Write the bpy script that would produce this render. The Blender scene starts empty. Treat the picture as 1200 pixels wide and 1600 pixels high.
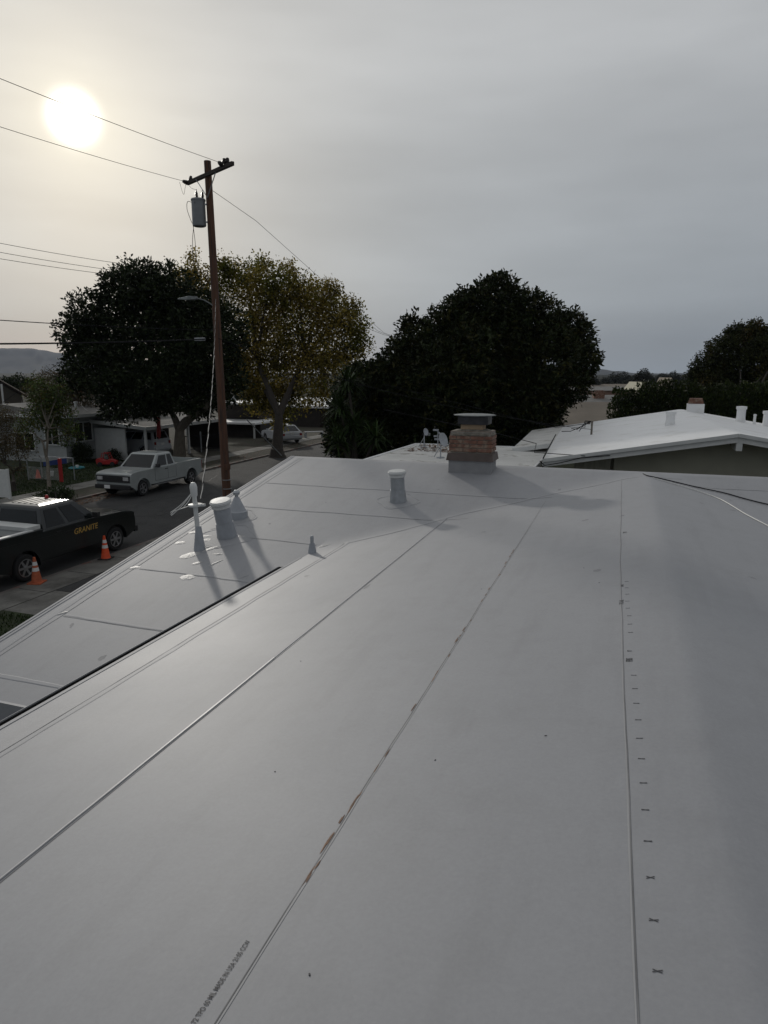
import bpy, bmesh, math, random
import numpy as np
from mathutils import Vector, Matrix, noise as mn
R = math.radians
random.seed(7)
sc = bpy.context.scene
C = sc.collection
# ------------------------------------------------------------------ camera
CAMH = 5.6
F_PX, HOR, VPX = 1060., 582., 980.
TH = math.atan((800 - HOR) / F_PX)
ct, st = math.cos(TH), math.sin(TH)
def _cd(x, y):
    dx = (x - 600) / F_PX; dy = (800 - y) / F_PX
    return dx, ct + dy * st, dy * ct - st
_r, _f, _u = _cd(VPX, HOR)
YAW = math.atan2(_r, _f)
cam = bpy.data.cameras.new('camera'); camo = bpy.data.objects.new('camera', cam); C.objects.link(camo)
camo.location = (0, 0, CAMH); camo.rotation_euler = (R(90) - TH, 0, YAW)
cam.sensor_fit = 'VERTICAL'; cam.sensor_height = 36; cam.sensor_width = 27; cam.lens = 36 * F_PX / 1600
cam.clip_start = 0.05; cam.clip_end = 20000
sc.camera = camo
# where things stand, read off the photograph once (surveyor's sight lines)
def ray(x, y):
    r, f, u = _cd(x, y)
    return Vector((r * math.cos(YAW) - f * math.sin(YAW), r * math.sin(YAW) + f * math.cos(YAW), u))
O0 = Vector((0, 0, CAMH))
def onx(x, y, X): d = ray(x, y); return O0 + d * (X / d.x)
def ony(x, y, Y): d = ray(x, y); return O0 + d * (Y / d.y)
def onz(x, y, z=0.): d = ray(x, y); return O0 + d * ((z - CAMH) / d.z)
def atd(x, y, dist): return O0 + ray(x, y) * dist
# ------------------------------------------------------------------ sun and sky
SUN_AZ, SUN_EL = -42.0, 17.2         # azimuth from +Y towards +X
sdir = Vector((math.cos(R(SUN_EL)) * math.sin(R(SUN_AZ)), math.cos(R(SUN_EL)) * math.cos(R(SUN_AZ)), math.sin(R(SUN_EL))))
sun = bpy.data.lights.new('sun', 'SUN'); suno = bpy.data.objects.new('sun', sun); C.objects.link(suno)
sun.energy = 1.15; sun.angle = R(2.6); sun.color = (1.0, 0.95, 0.87)
suno.rotation_euler = (-sdir).to_track_quat('-Z', 'Y').to_euler(); suno.location = (0, 0, 60)
sc.view_settings.view_transform = 'Standard'; sc.view_settings.look = 'None'
sc.view_settings.exposure = 0; sc.view_settings.gamma = 1; sc.view_settings.use_curve_mapping = False
w = bpy.data.worlds.new('World'); sc.world = w; w.use_nodes = True
nt = w.node_tree; nt.nodes.clear()
def N(t, **k):
    n = nt.nodes.new(t)
    for a, b in k.items(): setattr(n, a, b)
    return n
def L(a, b): nt.links.new(a, b)
def val(x):
    return x
def M(op, a, b=None, c=None, clamp=False):
    n = N('ShaderNodeMath', operation=op); n.use_clamp = clamp
    for i, v in enumerate((a, b, c)):
        if v is None: continue
        if isinstance(v, (int, float)): n.inputs[i].default_value = v
        else: L(v, n.inputs[i])
    return n.outputs[0]
def VS(col, f):
    n = N('ShaderNodeVectorMath', operation='SCALE')
    if isinstance(col, tuple): n.inputs[0].default_value = col
    else: L(col, n.inputs[0])
    if isinstance(f, (int, float)): n.inputs['Scale'].default_value = f
    else: L(f, n.inputs['Scale'])
    return n.outputs[0]
def VA(a, b):
    n = N('ShaderNodeVectorMath', operation='ADD'); L(a, n.inputs[0]); L(b, n.inputs[1]); return n.outputs[0]
def VM(a, b):
    n = N('ShaderNodeVectorMath', operation='MULTIPLY'); L(a, n.inputs[0]); L(b, n.inputs[1]); return n.outputs[0]
def mixc(f, a, b):
    n = N('ShaderNodeMix', data_type='RGBA'); n.clamp_factor = True
    L(f, n.inputs['Factor'])
    for s, v in ((n.inputs[6], a), (n.inputs[7], b)):
        if isinstance(v, tuple): s.default_value = v + (1,)
        else: L(v, s)
    return n.outputs[2]
tc = N('ShaderNodeTexCoord')
nrm = N('ShaderNodeVectorMath', operation='NORMALIZE'); L(tc.outputs['Generated'], nrm.inputs[0]); D = nrm.outputs[0]
dp = N('ShaderNodeVectorMath', operation='DOT_PRODUCT'); L(D, dp.inputs[0]); dp.inputs[1].default_value = sdir
ang = M('MULTIPLY', M('ARCCOSINE', M('MINIMUM', dp.outputs['Value'], 0.999999)), 57.2958)   # degrees from the sun
sx = N('ShaderNodeSeparateXYZ'); L(D, sx.inputs[0]); elz = sx.outputs['Z']
el = M('MULTIPLY', M('ARCSINE', elz), 57.2958)
# streaky overcast
mp = N('ShaderNodeMapping'); L(D, mp.inputs[0]); mp.inputs['Scale'].default_value = (1.6, 1.6, 6.0)
no = N('ShaderNodeTexNoise'); L(mp.outputs[0], no.inputs['Vector']); no.inputs['Scale'].default_value = 1.25; no.inputs['Detail'].default_value = 4; no.inputs['Roughness'].default_value = .5
mp2 = N('ShaderNodeMapping'); L(D, mp2.inputs[0]); mp2.inputs['Scale'].default_value = (2.2, 2.2, 16.0)
no2 = N('ShaderNodeTexNoise'); L(mp2.outputs[0], no2.inputs['Vector']); no2.inputs['Scale'].default_value = 1.1; no2.inputs['Detail'].default_value = 3
cl = M('ADD', M('MULTIPLY', M('SUBTRACT', no.outputs['Fac'], .5), .58), M('MULTIPLY', M('SUBTRACT', no2.outputs['Fac'], .5), .22))
cl = M('ADD', cl, 1.0)
g1 = M('EXPONENT', M('DIVIDE', ang, -24.0))
g2 = M('EXPONENT', M('DIVIDE', ang, -3.6))
g3 = M('EXPONENT', M('MULTIPLY', M('POWER', M('DIVIDE', ang, 1.33), 3.0), -1.0))
elf = M('SMOOTH_MIN', M('MAXIMUM', M('DIVIDE', el, 26.0), 0.0), 1.0, .3)      # 0 at the horizon, 1 above
base = mixc(elf, (0.222, 0.256, 0.294), (0.408, 0.418, 0.43))
top = M('MULTIPLY', M('MAXIMUM', M('SUBTRACT', el, 30.0), 0.0), -.0028)
base = VS(base, M('ADD', 1.0, top))
skyc = VA(VA(base, VS((0.25, 0.243, 0.21), g1)), VS((0.30, 0.26, 0.14), g2))
bk_ = M('SUBTRACT', 1.0, M('MULTIPLY', M('MAXIMUM', M('MINIMUM', M('DIVIDE', M('SUBTRACT', ang, 60.0), 70.0), 1.0), 0.0), .30))
skyc = VS(VS(skyc, cl), bk_)
skyc = VA(skyc, VS((2.6, 2.5, 2.2), g3))
# bright gap under the cloud at the hill line, sun side only
gap = M('MULTIPLY', M('EXPONENT', M('MULTIPLY', M('POWER', M('DIVIDE', M('SUBTRACT', el, .6), 2.0), 2.0), -1.0)),
        M('EXPONENT', M('MULTIPLY', M('POWER', M('DIVIDE', ang, 22.0), 4.0), -1.0)))
skyc = VA(skyc, VS((0.36, 0.26, 0.16), gap))
nis = N('ShaderNodeTexSky'); nis.sky_type = 'NISHITA'; nis.sun_disc = False
nis.sun_elevation = R(SUN_EL); nis.sun_rotation = R(SUN_AZ); nis.dust_density = 3
skyc = VA(skyc, VS(nis.outputs[0], 0.004))
bg = N('ShaderNodeBackground'); L(skyc, bg.inputs[0]); bg.inputs[1].default_value = 1.0
wo = N('ShaderNodeOutputWorld'); L(bg.outputs[0], wo.inputs[0])
# ------------------------------------------------------------------ materials
MATS = {}
def pm(name, col, rough=.7, var=.15, scale=3., bump=0., bscale=60., spec=.5, metal=0., col2=None, thr=(.45, .6), c2scale=1., coat=0., transl=0., tint=False, stretch=(1, 1, 1), detail=6, emis=0):
    if name in MATS: return MATS[name]
    m = bpy.data.materials.new(name); m.use_nodes = True; MATS[name] = m
    t = m.node_tree; b = t.nodes['Principled BSDF']
    def n(k, **kw):
        q = t.nodes.new(k)
        for a, v in kw.items(): setattr(q, a, v)
        return q
    def mx(fac, a, bb, blend='MIX'):
        q = n('ShaderNodeMix', data_type='RGBA', blend_type=blend)
        if isinstance(fac, float): q.inputs[0].default_value = fac
        else: t.links.new(fac, q.inputs[0])
        for s, v in ((q.inputs[6], a), (q.inputs[7], bb)):
            if isinstance(v, tuple): s.default_value = v + (1,)
            else: t.links.new(v, s)
        return q.outputs[2]
    co = n('ShaderNodeTexCoord'); mpn = n('ShaderNodeMapping'); t.links.new(co.outputs['Object'], mpn.inputs[0]); mpn.inputs['Scale'].default_value = stretch
    nz = n('ShaderNodeTexNoise'); t.links.new(mpn.outputs[0], nz.inputs['Vector']); nz.inputs['Scale'].default_value = scale; nz.inputs['Detail'].default_value = detail
    rmp = n('ShaderNodeMapRange'); t.links.new(nz.outputs['Fac'], rmp.inputs[0]); rmp.inputs[1].default_value = .3; rmp.inputs[2].default_value = .7
    lo = tuple(max(0, c * (1 - var)) for c in col); hi = tuple(min(1, c * (1 + var)) for c in col)
    c = mx(rmp.outputs[0], lo, hi)
    if col2:
        nz2 = n('ShaderNodeTexNoise'); t.links.new(mpn.outputs[0], nz2.inputs['Vector']); nz2.inputs['Scale'].default_value = c2scale; nz2.inputs['Detail'].default_value = 7; nz2.inputs['Roughness'].default_value = .65
        r2 = n('ShaderNodeMapRange'); t.links.new(nz2.outputs['Fac'], r2.inputs[0]); r2.inputs[1].default_value = thr[0]; r2.inputs[2].default_value = thr[1]
        c = mx(r2.outputs[0], c, col2)
    if tint:
        at = n('ShaderNodeAttribute', attribute_name='tint')
        c = mx(1.0, c, at.outputs['Color'], 'MULTIPLY')
    t.links.new(c, b.inputs['Base Color'])
    b.inputs['Roughness'].default_value = rough; b.inputs['Metallic'].default_value = metal
    b.inputs['Specular IOR Level'].default_value = spec; b.inputs['Coat Weight'].default_value = coat
    b.inputs['Coat Roughness'].default_value = .08
    if bump:
        nb = n('ShaderNodeTexNoise'); t.links.new(mpn.outputs[0], nb.inputs['Vector']); nb.inputs['Scale'].default_value = bscale; nb.inputs['Detail'].default_value = 5
        bp = n('ShaderNodeBump'); t.links.new(nb.outputs['Fac'], bp.inputs['Height']); bp.inputs['Strength'].default_value = min(1, bump); bp.inputs['Distance'].default_value = .02
        t.links.new(bp.outputs[0], b.inputs['Normal'])
    if transl:
        tr = n('ShaderNodeBsdfTranslucent'); t.links.new(c, tr.inputs[0]); ms = n('ShaderNodeMixShader'); ms.inputs[0].default_value = transl
        t.links.new(b.outputs[0], ms.inputs[1]); t.links.new(tr.outputs[0], ms.inputs[2])
        t.links.new(ms.outputs[0], t.nodes['Material Output'].inputs[0])
    if emis:
        t.links.new(c, b.inputs['Emission Color']); b.inputs['Emission Strength'].default_value = emis
    return m
mem = pm('roof membrane', (.285, .291, .310), rough=.56, var=.02, scale=.55, bump=.04, bscale=14, col2=(.263, .268, .283), thr=(.48, .8), c2scale=3.2, spec=.35)
mem.node_tree.nodes['Principled BSDF'].inputs['Coat Weight'].default_value = .8; mem.node_tree.nodes['Principled BSDF'].inputs['Coat Roughness'].default_value = .63; mem.node_tree.nodes['Principled BSDF'].inputs['Coat IOR'].default_value = 1.5
def _grain(m):
    t = m.node_tree; b = t.nodes['Principled BSDF']; src = b.inputs['Base Color'].links[0].from_socket
    co = t.nodes.new('ShaderNodeTexCoord'); fac = None
    for sc_, lo, hi in ((55, .94, 1.05), (7, .97, 1.025)):
        nz = t.nodes.new('ShaderNodeTexNoise'); nz.inputs['Scale'].default_value = sc_; nz.inputs['Detail'].default_value = 6; nz.inputs['Roughness'].default_value = .7; t.links.new(co.outputs['Object'], nz.inputs['Vector'])
        mr = t.nodes.new('ShaderNodeMapRange'); mr.inputs[1].default_value = .3; mr.inputs[2].default_value = .7; mr.inputs[3].default_value = lo; mr.inputs[4].default_value = hi; t.links.new(nz.outputs['Fac'], mr.inputs[0])
        vm = t.nodes.new('ShaderNodeVectorMath'); vm.operation = 'SCALE'; t.links.new(src, vm.inputs[0]); t.links.new(mr.outputs[0], vm.inputs['Scale']); src = vm.outputs[0]
    # thin smudges dragged along the sheets, and dark specks
    mp_ = t.nodes.new('ShaderNodeMapping'); mp_.inputs['Scale'].default_value = (3.2, .5, 1); t.links.new(co.outputs['Object'], mp_.inputs[0])
    nz = t.nodes.new('ShaderNodeTexNoise'); nz.inputs['Scale'].default_value = 1.3; nz.inputs['Detail'].default_value = 8; nz.inputs['Roughness'].default_value = .62; t.links.new(mp_.outputs[0], nz.inputs['Vector'])
    mr = t.nodes.new('ShaderNodeMapRange'); mr.inputs[1].default_value = .5; mr.inputs[2].default_value = .72; mr.inputs[3].default_value = 1; mr.inputs[4].default_value = .91; t.links.new(nz.outputs['Fac'], mr.inputs[0])
    vm = t.nodes.new('ShaderNodeVectorMath'); vm.operation = 'SCALE'; t.links.new(src, vm.inputs[0]); t.links.new(mr.outputs[0], vm.inputs['Scale']); src = vm.outputs[0]
    t.links.new(src, b.inputs['Base Color'])
    nz = t.nodes.new('ShaderNodeTexNoise'); nz.inputs['Scale'].default_value = 1.1; nz.inputs['Detail'].default_value = 6; t.links.new(co.outputs['Object'], nz.inputs['Vector'])
    mr = t.nodes.new('ShaderNodeMapRange'); mr.inputs[1].default_value = .3; mr.inputs[2].default_value = .7; mr.inputs[3].default_value = .66; mr.inputs[4].default_value = .72; t.links.new(nz.outputs['Fac'], mr.inputs[0]); t.links.new(mr.outputs[0], b.inputs['Roughness'])
_grain(mem)
mem2 = pm('membrane edge', (.30, .306, .323), rough=.7, var=.05, scale=2)
mem2.node_tree.nodes['Principled BSDF'].inputs['Coat Weight'].default_value = .6; mem2.node_tree.nodes['Principled BSDF'].inputs['Coat Roughness'].default_value = .63
mem3 = pm('seam bead with painted glint', (.48, .48, .48), rough=.5, var=.1, scale=6)  # pale colour carries the sun glint of the lap edge
seamd = pm('seam dirt', (.11, .11, .11), rough=.8, var=.4, scale=4, col2=(.3, .3, .3), thr=(.45, .6), c2scale=2.5)
sealw = pm('sealant with painted shine', (.37, .37, .37), rough=.5, var=.12, scale=8, bump=.3, bscale=30, spec=.6)  # paler than the membrane: shine of wet sealant put into the colour
ink = pm('printing ink', (.06, .06, .065), rough=.7, var=.3, scale=30)
rust = pm('brown seam stain', (.24, .155, .11), rough=.9, var=.4, scale=20)
whitepaint = pm('white paint', (.62, .63, .62), rough=.5, var=.06, scale=4, bump=.1, bscale=30)
galv = pm('galvanised metal', (.42, .44, .46), rough=.38, var=.12, scale=14, metal=.65)
galvp = pm('grey painted vent metal', (.36, .38, .41), rough=.45, var=.1, scale=9, metal=.15)
darkgap = pm('black gutter', (.012, .012, .012), rough=.7, var=.3)
brick = pm('old brick', (.20, .10, .07), rough=.9, var=.35, scale=9, bump=.5, bscale=60, col2=(.32, .25, .19), thr=(.47, .65), c2scale=7)
mortar = pm('mortar', (.25, .23, .2), rough=.95, var=.25, scale=12, bump=.5, bscale=50)
crownm = pm('mortar crown', (.20, .18, .15), rough=.95, var=.3, scale=12, bump=.6, bscale=40, col2=(.10, .10, .08), thr=(.5, .65), c2scale=10)
clay = pm('clay flue', (.40, .29, .19), rough=.85, var=.15, scale=9)
capm = pm('dark cap metal', (.055, .055, .06), rough=.5, var=.3, scale=10, metal=.5)
capt = pm('cap lid metal', (.20, .215, .215), rough=.5, var=.2, scale=10, metal=.5)
brownmetal = pm('brown flashing', (.10, .075, .065), rough=.55, var=.15, scale=8)
asphalt = pm('asphalt', (.04, .04, .04), rough=.9, var=.25, scale=1.2, bump=.6, bscale=120, col2=(.035, .034, .034), thr=(.52, .62), c2scale=.6)
concrete = pm('pavement concrete', (.20, .195, .18), rough=.9, var=.2, scale=1.5, bump=.3, bscale=80, col2=(.11, .105, .095), thr=(.5, .66), c2scale=.9)
concrete2 = pm('driveway concrete', (.16, .155, .142), rough=.9, var=.25, scale=1.5, bump=.3, bscale=80, col2=(.065, .062, .055), thr=(.48, .64), c2scale=.7)
curbm = pm('kerb concrete', (.14, .125, .115), rough=.9, var=.2, scale=3, col2=(.16, .07, .055), thr=(.5, .6), c2scale=1.2)
dirt = pm('dry verge', (.055, .046, .034), rough=1, var=.35, scale=3, bump=.8, bscale=40, col2=(.035, .04, .02), thr=(.45, .6), c2scale=1.5)
lawn = pm('lawn soil', (.022, .032, .010), rough=1, var=.4, scale=2, bump=.9, bscale=60, col2=(.04, .042, .016), thr=(.5, .65), c2scale=.8)
earth = pm('earth', (.032, .030, .022), spec=.05, rough=1, var=.3, scale=.3, bump=.4, bscale=10, col2=(.02, .026, .013), thr=(.45, .6), c2scale=.08)
wood = pm('weathered pole wood', (.125, .062, .038), rough=.9, var=.35, scale=6, bump=.7, bscale=30, stretch=(6, 6, .35), col2=(.055, .04, .035), thr=(.5, .62), c2scale=3)
woodd = pm('dark crossarm wood', (.045, .035, .03), rough=.9, var=.3, scale=8, stretch=(.5, 4, 4))
bark = pm('bark', (.05, .042, .035), rough=.95, var=.3, scale=5, bump=.8, bscale=18, stretch=(3, 3, .8))
barkp = pm('pale bark', (.11, .095, .075), rough=.95, var=.3, scale=5, bump=.8, bscale=18, stretch=(3, 3, .8))
cable = pm('black cable', (.018, .018, .02), rough=.8, var=.1, spec=.15)
wcable = pm('white cable', (.62, .62, .6), rough=.5, var=.05)
ceramic = pm('brown porcelain', (.035, .025, .022), rough=.35, var=.1)
trafm = pm('transformer paint', (.26, .27, .285), rough=.5, var=.08, scale=5)
glass = pm('dark glass', (.006, .008, .009), rough=.04, var=.1, spec=.38)
rubber = pm('tyre rubber', (.014, .014, .015), rough=.85, var=.2, scale=15)
chrome = pm('wheel alloy', (.42, .42, .43), rough=.3, var=.1, metal=.8)
blackpaint = pm('black car paint', (.006, .0085, .009), rough=.3, var=.15, coat=.6, scale=3)
silverpaint = pm('silver car paint', (.36, .385, .38), rough=.34, var=.07, coat=.4, scale=2, metal=.1)
carwhite = pm('white car paint', (.55, .57, .6), rough=.35, var=.04, coat=.4)
plastic = pm('black plastic', (.02, .02, .021), rough=.6, var=.15)
lampg = pm('headlamp lens', (.5, .5, .5), rough=.12, var=.1, coat=.5)
tailr = pm('tail lamp lens', (.25, .01, .01), rough=.2, var=.1)
orange = pm('cone orange', (.75, .085, .02), rough=.55, var=.12, scale=12)
faded = pm('faded cone orange', (.42, .10, .04), rough=.65, var=.2, scale=12)
reflec = pm('reflective band', (.75, .75, .74), rough=.4, var=.08)
gold = pm('gold lettering', (.62, .38, .09), rough=.5, var=.08)
stucco = pm('pale stucco', (.33, .345, .345), rough=.95, var=.08, scale=2, bump=.3, bscale=50)
olive = pm('olive stucco', (.34, .33, .265), rough=.95, var=.07, scale=2, bump=.3, bscale=70)
oliveb = pm('olive boards', (.28, .27, .22), rough=.85, var=.12, scale=3, stretch=(5, 5, .6))
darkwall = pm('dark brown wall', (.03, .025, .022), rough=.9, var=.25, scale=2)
roofw = pm('white coated roof', (.85, .855, .855), rough=.5, var=.04, scale=.8, bump=.25, bscale=14, col2=(.62, .61, .57), thr=(.55, .75), c2scale=.9)
roofdirty = pm('dirty white roof', (.66, .655, .63), rough=.7, var=.1, scale=1, bump=.3, bscale=14, col2=(.12, .10, .06), thr=(.56, .68), c2scale=1.1)
roofg = pm('grey gravel roof', (.20, .195, .185), rough=.95, var=.18, scale=2, bump=.6, bscale=60)
rooft = pm('tan gravel roof', (.215, .185, .15), rough=.95, var=.15, scale=.5, bump=.5, bscale=20, stretch=(1, 1, 1))
roofdk = pm('brown roof', (.03, .023, .02), spec=.03, rough=1.0, var=.2, scale=1)
redp = pm('red plastic', (.42, .02, .02), rough=.5, var=.1)
bluep = pm('blue plastic', (.02, .05, .22), rough=.5, var=.1)
aqua = pm('aqua plastic', (.03, .22, .26), rough=.5, var=.1)
flagr = pm('faded red cloth', (.40, .07, .07), rough=.9, var=.2, scale=6)
hillm = pm('haze blue hill slope', (.022, .032, .042), rough=1, var=.25, scale=.004, col2=(.032, .04, .042), thr=(.45, .6), c2scale=.01)  # blue of the distant haze mixed into the slope colour
plain = pm('valley floor', (.055, .052, .048), spec=.05, rough=1, var=.3, scale=.01, col2=(.05, .06, .045), thr=(.45, .6), c2scale=.02)
leafdark = pm('glossy dark leaf', (.024, .034, .013), rough=.5, var=.3, scale=.7, tint=True, transl=.10, spec=.14)
leafmag = pm('dark leaf with brown undersides', (.026, .034, .012), rough=.5, var=.3, scale=.7, tint=True, transl=.05, spec=.14)
leafyel = pm('autumn leaf', (.23, .175, .04), rough=.8, var=.35, scale=.5, tint=True, transl=.45, col2=(.10, .105, .02), thr=(.45, .62), c2scale=.35, spec=.1)
leafmix = pm('mixed autumn leaf', (.07, .055, .02), rough=.65, var=.35, scale=.8, tint=True, transl=.2, col2=(.09, .04, .018), thr=(.5, .65), c2scale=.6)
leafgrn = pm('green leaf', (.028, .050, .012), spec=.2, rough=.55, var=.3, scale=.8, tint=True, transl=.15)
leafhedge = pm('hedge leaf', (.023, .034, .010), spec=.15, rough=.6, var=.3, scale=.8, tint=True, transl=.1)
leafcon = pm('conifer spray', (.030, .036, .011), spec=.15, rough=.75, var=.3, scale=.5, tint=True, transl=.08, col2=(.075, .048, .015), thr=(.5, .68), c2scale=.5)
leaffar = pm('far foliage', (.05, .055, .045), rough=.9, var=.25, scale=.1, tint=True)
litter = pm('fallen leaf', (.14, .07, .035), rough=.9, var=.4, scale=3, tint=True)
for m_ in (roofw, roofdirty): m_.node_tree.nodes['Principled BSDF'].inputs['Coat Weight'].default_value = .7; m_.node_tree.nodes['Principled BSDF'].inputs['Coat Roughness'].default_value = .5
roofw.node_tree.nodes['Principled BSDF'].inputs['Coat IOR'].default_value = 1.6
# ------------------------------------------------------------------ mesh helpers
class MB:
    def __init__(s): s.v = []; s.f = []; s.mi = []; s.sm = []
    def add(s, vs, fs, mi=0, smooth=False, mat=None):
        o = len(s.v)
        s.v += [tuple(mat @ Vector(v)) if mat else tuple(v) for v in vs]
        s.f += [tuple(o + i for i in f) for f in fs]; s.mi += [mi] * len(fs); s.sm += [smooth] * len(fs)
        return s
    def box(s, c, d, mi=0, rz=0, mat=None):
        hx, hy, hz = d[0] / 2, d[1] / 2, d[2] / 2
        vs = [Vector((x, y, z)) for z in (-hz, hz) for y in (-hy, hy) for x in (-hx, hx)]
        mm = Matrix.Translation(c) @ Matrix.Rotation(rz, 4, 'Z')
        if mat: mm = mat @ mm
        return s.add(vs, [(0, 2, 3, 1), (4, 5, 7, 6), (0, 1, 5, 4), (2, 6, 7, 3), (0, 4, 6, 2), (1, 3, 7, 5)], mi, False, mm)
    def bar(s, a, b, w, h, mi=0, up=(0, 0, 1)):
        a, b = Vector(a), Vector(b); d = (b - a); x = d.normalized(); u = Vector(up)
        y = u.cross(x)
        if y.length < 1e-4: y = Vector((0, 1, 0)).cross(x)
        y.normalize(); z = x.cross(y)
        vs = []
        for p in (a, b):
            for sy, sz in ((-1, -1), (1, -1), (1, 1), (-1, 1)): vs.append(p + y * (w / 2 * sy) + z * (h / 2 * sz))
        return s.add(vs, [(3, 2, 1, 0), (4, 5, 6, 7), (0, 1, 5, 4), (1, 2, 6, 5), (2, 3, 7, 6), (3, 0, 4, 7)], mi)
    def tube(s, pts, r, n=8, mi=0, cap=True, smooth=True):
        pts = [Vector(p) for p in pts]; k = len(pts)
        rs = r if isinstance(r, (list, tuple)) else [r] * k
        ref = None; vs = []
        for i, p in enumerate(pts):
            d = (pts[min(i + 1, k - 1)] - pts[max(i - 1, 0)])
            d = d.normalized() if d.length > 1e-9 else Vector((0, 0, 1))
            if ref is None: ref = Vector((1, 0, 0)) if abs(d.x) < .9 else Vector((0, 1, 0))
            u = (ref - d * ref.dot(d)).normalized(); ref = u; v = d.cross(u)
            for j in range(n):
                a = 2 * math.pi * j / n; vs.append(p + (u * math.cos(a) + v * math.sin(a)) * rs[i])
        fs = [(i * n + j, i * n + (j + 1) % n, (i + 1) * n + (j + 1) % n, (i + 1) * n + j) for i in range(k - 1) for j in range(n)]
        s.add(vs, fs, mi, smooth)
        if cap:
            o = len(s.v) - n * k
            s.f += [tuple(o + j for j in reversed(range(n))), tuple(o + (k - 1) * n + j for j in range(n))]; s.mi += [mi] * 2; s.sm += [False] * 2
        return s
    def lathe(s, prof, c=(0, 0, 0), n=20, mi=0, mat=None, smooth=True):
        vs = []; c = Vector(c)
        for (r, z) in prof:
            for j in range(n):
                a = 2 * math.pi * j / n; vs.append(Vector((r * math.cos(a), r * math.sin(a), z)) + c)
        k = len(prof)
        fs = [(i * n + j, i * n + (j + 1) % n, (i + 1) * n + (j + 1) % n, (i + 1) * n + j) for i in range(k - 1) for j in range(n)]
        fs += [tuple(reversed(range(n))), tuple((k - 1) * n + j for j in range(n))]
        return s.add(vs, fs, mi, smooth, mat)
    def prism(s, poly, z0, z1, mi=0, mat=None):      # poly in xy
        n = len(poly); vs = [(x, y, z0) for x, y in poly] + [(x, y, z1) for x, y in poly]
        fs = [tuple(reversed(range(n))), tuple(range(n, 2 * n))] + [(i, (i + 1) % n, n + (i + 1) % n, n + i) for i in range(n)]
        return s.add(vs, fs, mi, False, mat)
    def prof(s, poly, y0, y1, mi=0, mat=None, taper=0):        # poly in xz, extruded along y
        n = len(poly); vs = [(x, y0, z) for x, z in poly] + [(x, y1, z) for x, z in poly]
        fs = [tuple(range(n)), tuple(reversed(range(n, 2 * n)))] + [(i, n + i, n + (i + 1) % n, (i + 1) % n) for i in range(n)]
        return s.add(vs, fs, mi, False, mat)
    def build(s, name, mats, parent=None, bevel=0, world=False, seg=2, sharp=True):
        me = bpy.data.meshes.new(name); off = Vector((0, 0, 0))
        if world and parent is not None:
            q = parent
            while q is not None: off += q.location; q = q.parent
        me.from_pydata([(v[0] - off.x, v[1] - off.y, v[2] - off.z) for v in s.v], [], s.f)
        for m in (mats if isinstance(mats, (list, tuple)) else [mats]): me.materials.append(m)
        me.polygons.foreach_set('material_index', s.mi); me.polygons.foreach_set('use_smooth', s.sm)
        me.update()
        if any(s.sm) and sharp: me.set_sharp_from_angle(angle=R(36))
        if bevel:
            bm = bmesh.new(); bm.from_mesh(me)
            bmesh.ops.remove_doubles(bm, verts=bm.verts, dist=1e-5)
            bmesh.ops.recalc_face_normals(bm, faces=bm.faces)
            es = [e for e in bm.edges if len(e.link_faces) == 2 and e.calc_face_angle(0) > R(22)]
            try: bmesh.ops.bevel(bm, geom=es, offset=bevel, segments=seg, affect='EDGES', clamp_overlap=True, profile=.6)
            except Exception: pass
            bm.to_mesh(me); bm.free()
        o = bpy.data.objects.new(name, me); C.objects.link(o)
        if parent is not None: o.parent = parent
        return o
def tag(o, label=None, cat=None, group=None, kind=None):
    if label: o['label'] = label
    if cat: o['category'] = cat
    if group: o['group'] = group
    if kind: o['kind'] = kind
    return o
def thing(name, label, cat, loc=(0, 0, 0), rz=0, group=None):
    o = bpy.data.objects.new(name, None); C.objects.link(o); o.location = loc; o.rotation_euler = (0, 0, rz); o.empty_display_size = .2
    return tag(o, label, cat, group)
def kids(o): return list(o.children)
def copy_tree(o, parent=None):
    c = o.copy(); C.objects.link(c); c.parent = parent
    for ch in kids(o): copy_tree(ch, c)
    return c
def text_mesh(txt, size, mat4, name, mat, parent=None, world=False, sx=1.0, depth=.001, shear=0, bold=0.0, drape=False):
    cu = bpy.data.curves.new('t', 'FONT'); cu.body = txt; cu.size = size; cu.extrude = depth; cu.shear = shear; cu.resolution_u = 3; cu.offset = size * bold
    to = bpy.data.objects.new('t', cu); C.objects.link(to)
    dg = bpy.context.evaluated_depsgraph_get(); me = bpy.data.meshes.new_from_object(to.evaluated_get(dg))
    bpy.data.objects.remove(to)
    me.transform(Matrix.Diagonal((sx, 1, 1, 1))); me.transform(mat4); me.materials.clear(); me.materials.append(mat); me.name = name
    if drape:
        for v in me.vertices: v.co.z = zroof(v.co.x, v.co.y) + .0016
    if world and parent is not None:
        off = Vector((0, 0, 0)); q = parent
        while q is not None: off += q.location; q = q.parent
        me.transform(Matrix.Translation(-off))
    o = bpy.data.objects.new(name, me); C.objects.link(o)
    if parent: o.parent = parent
    return o
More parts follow.
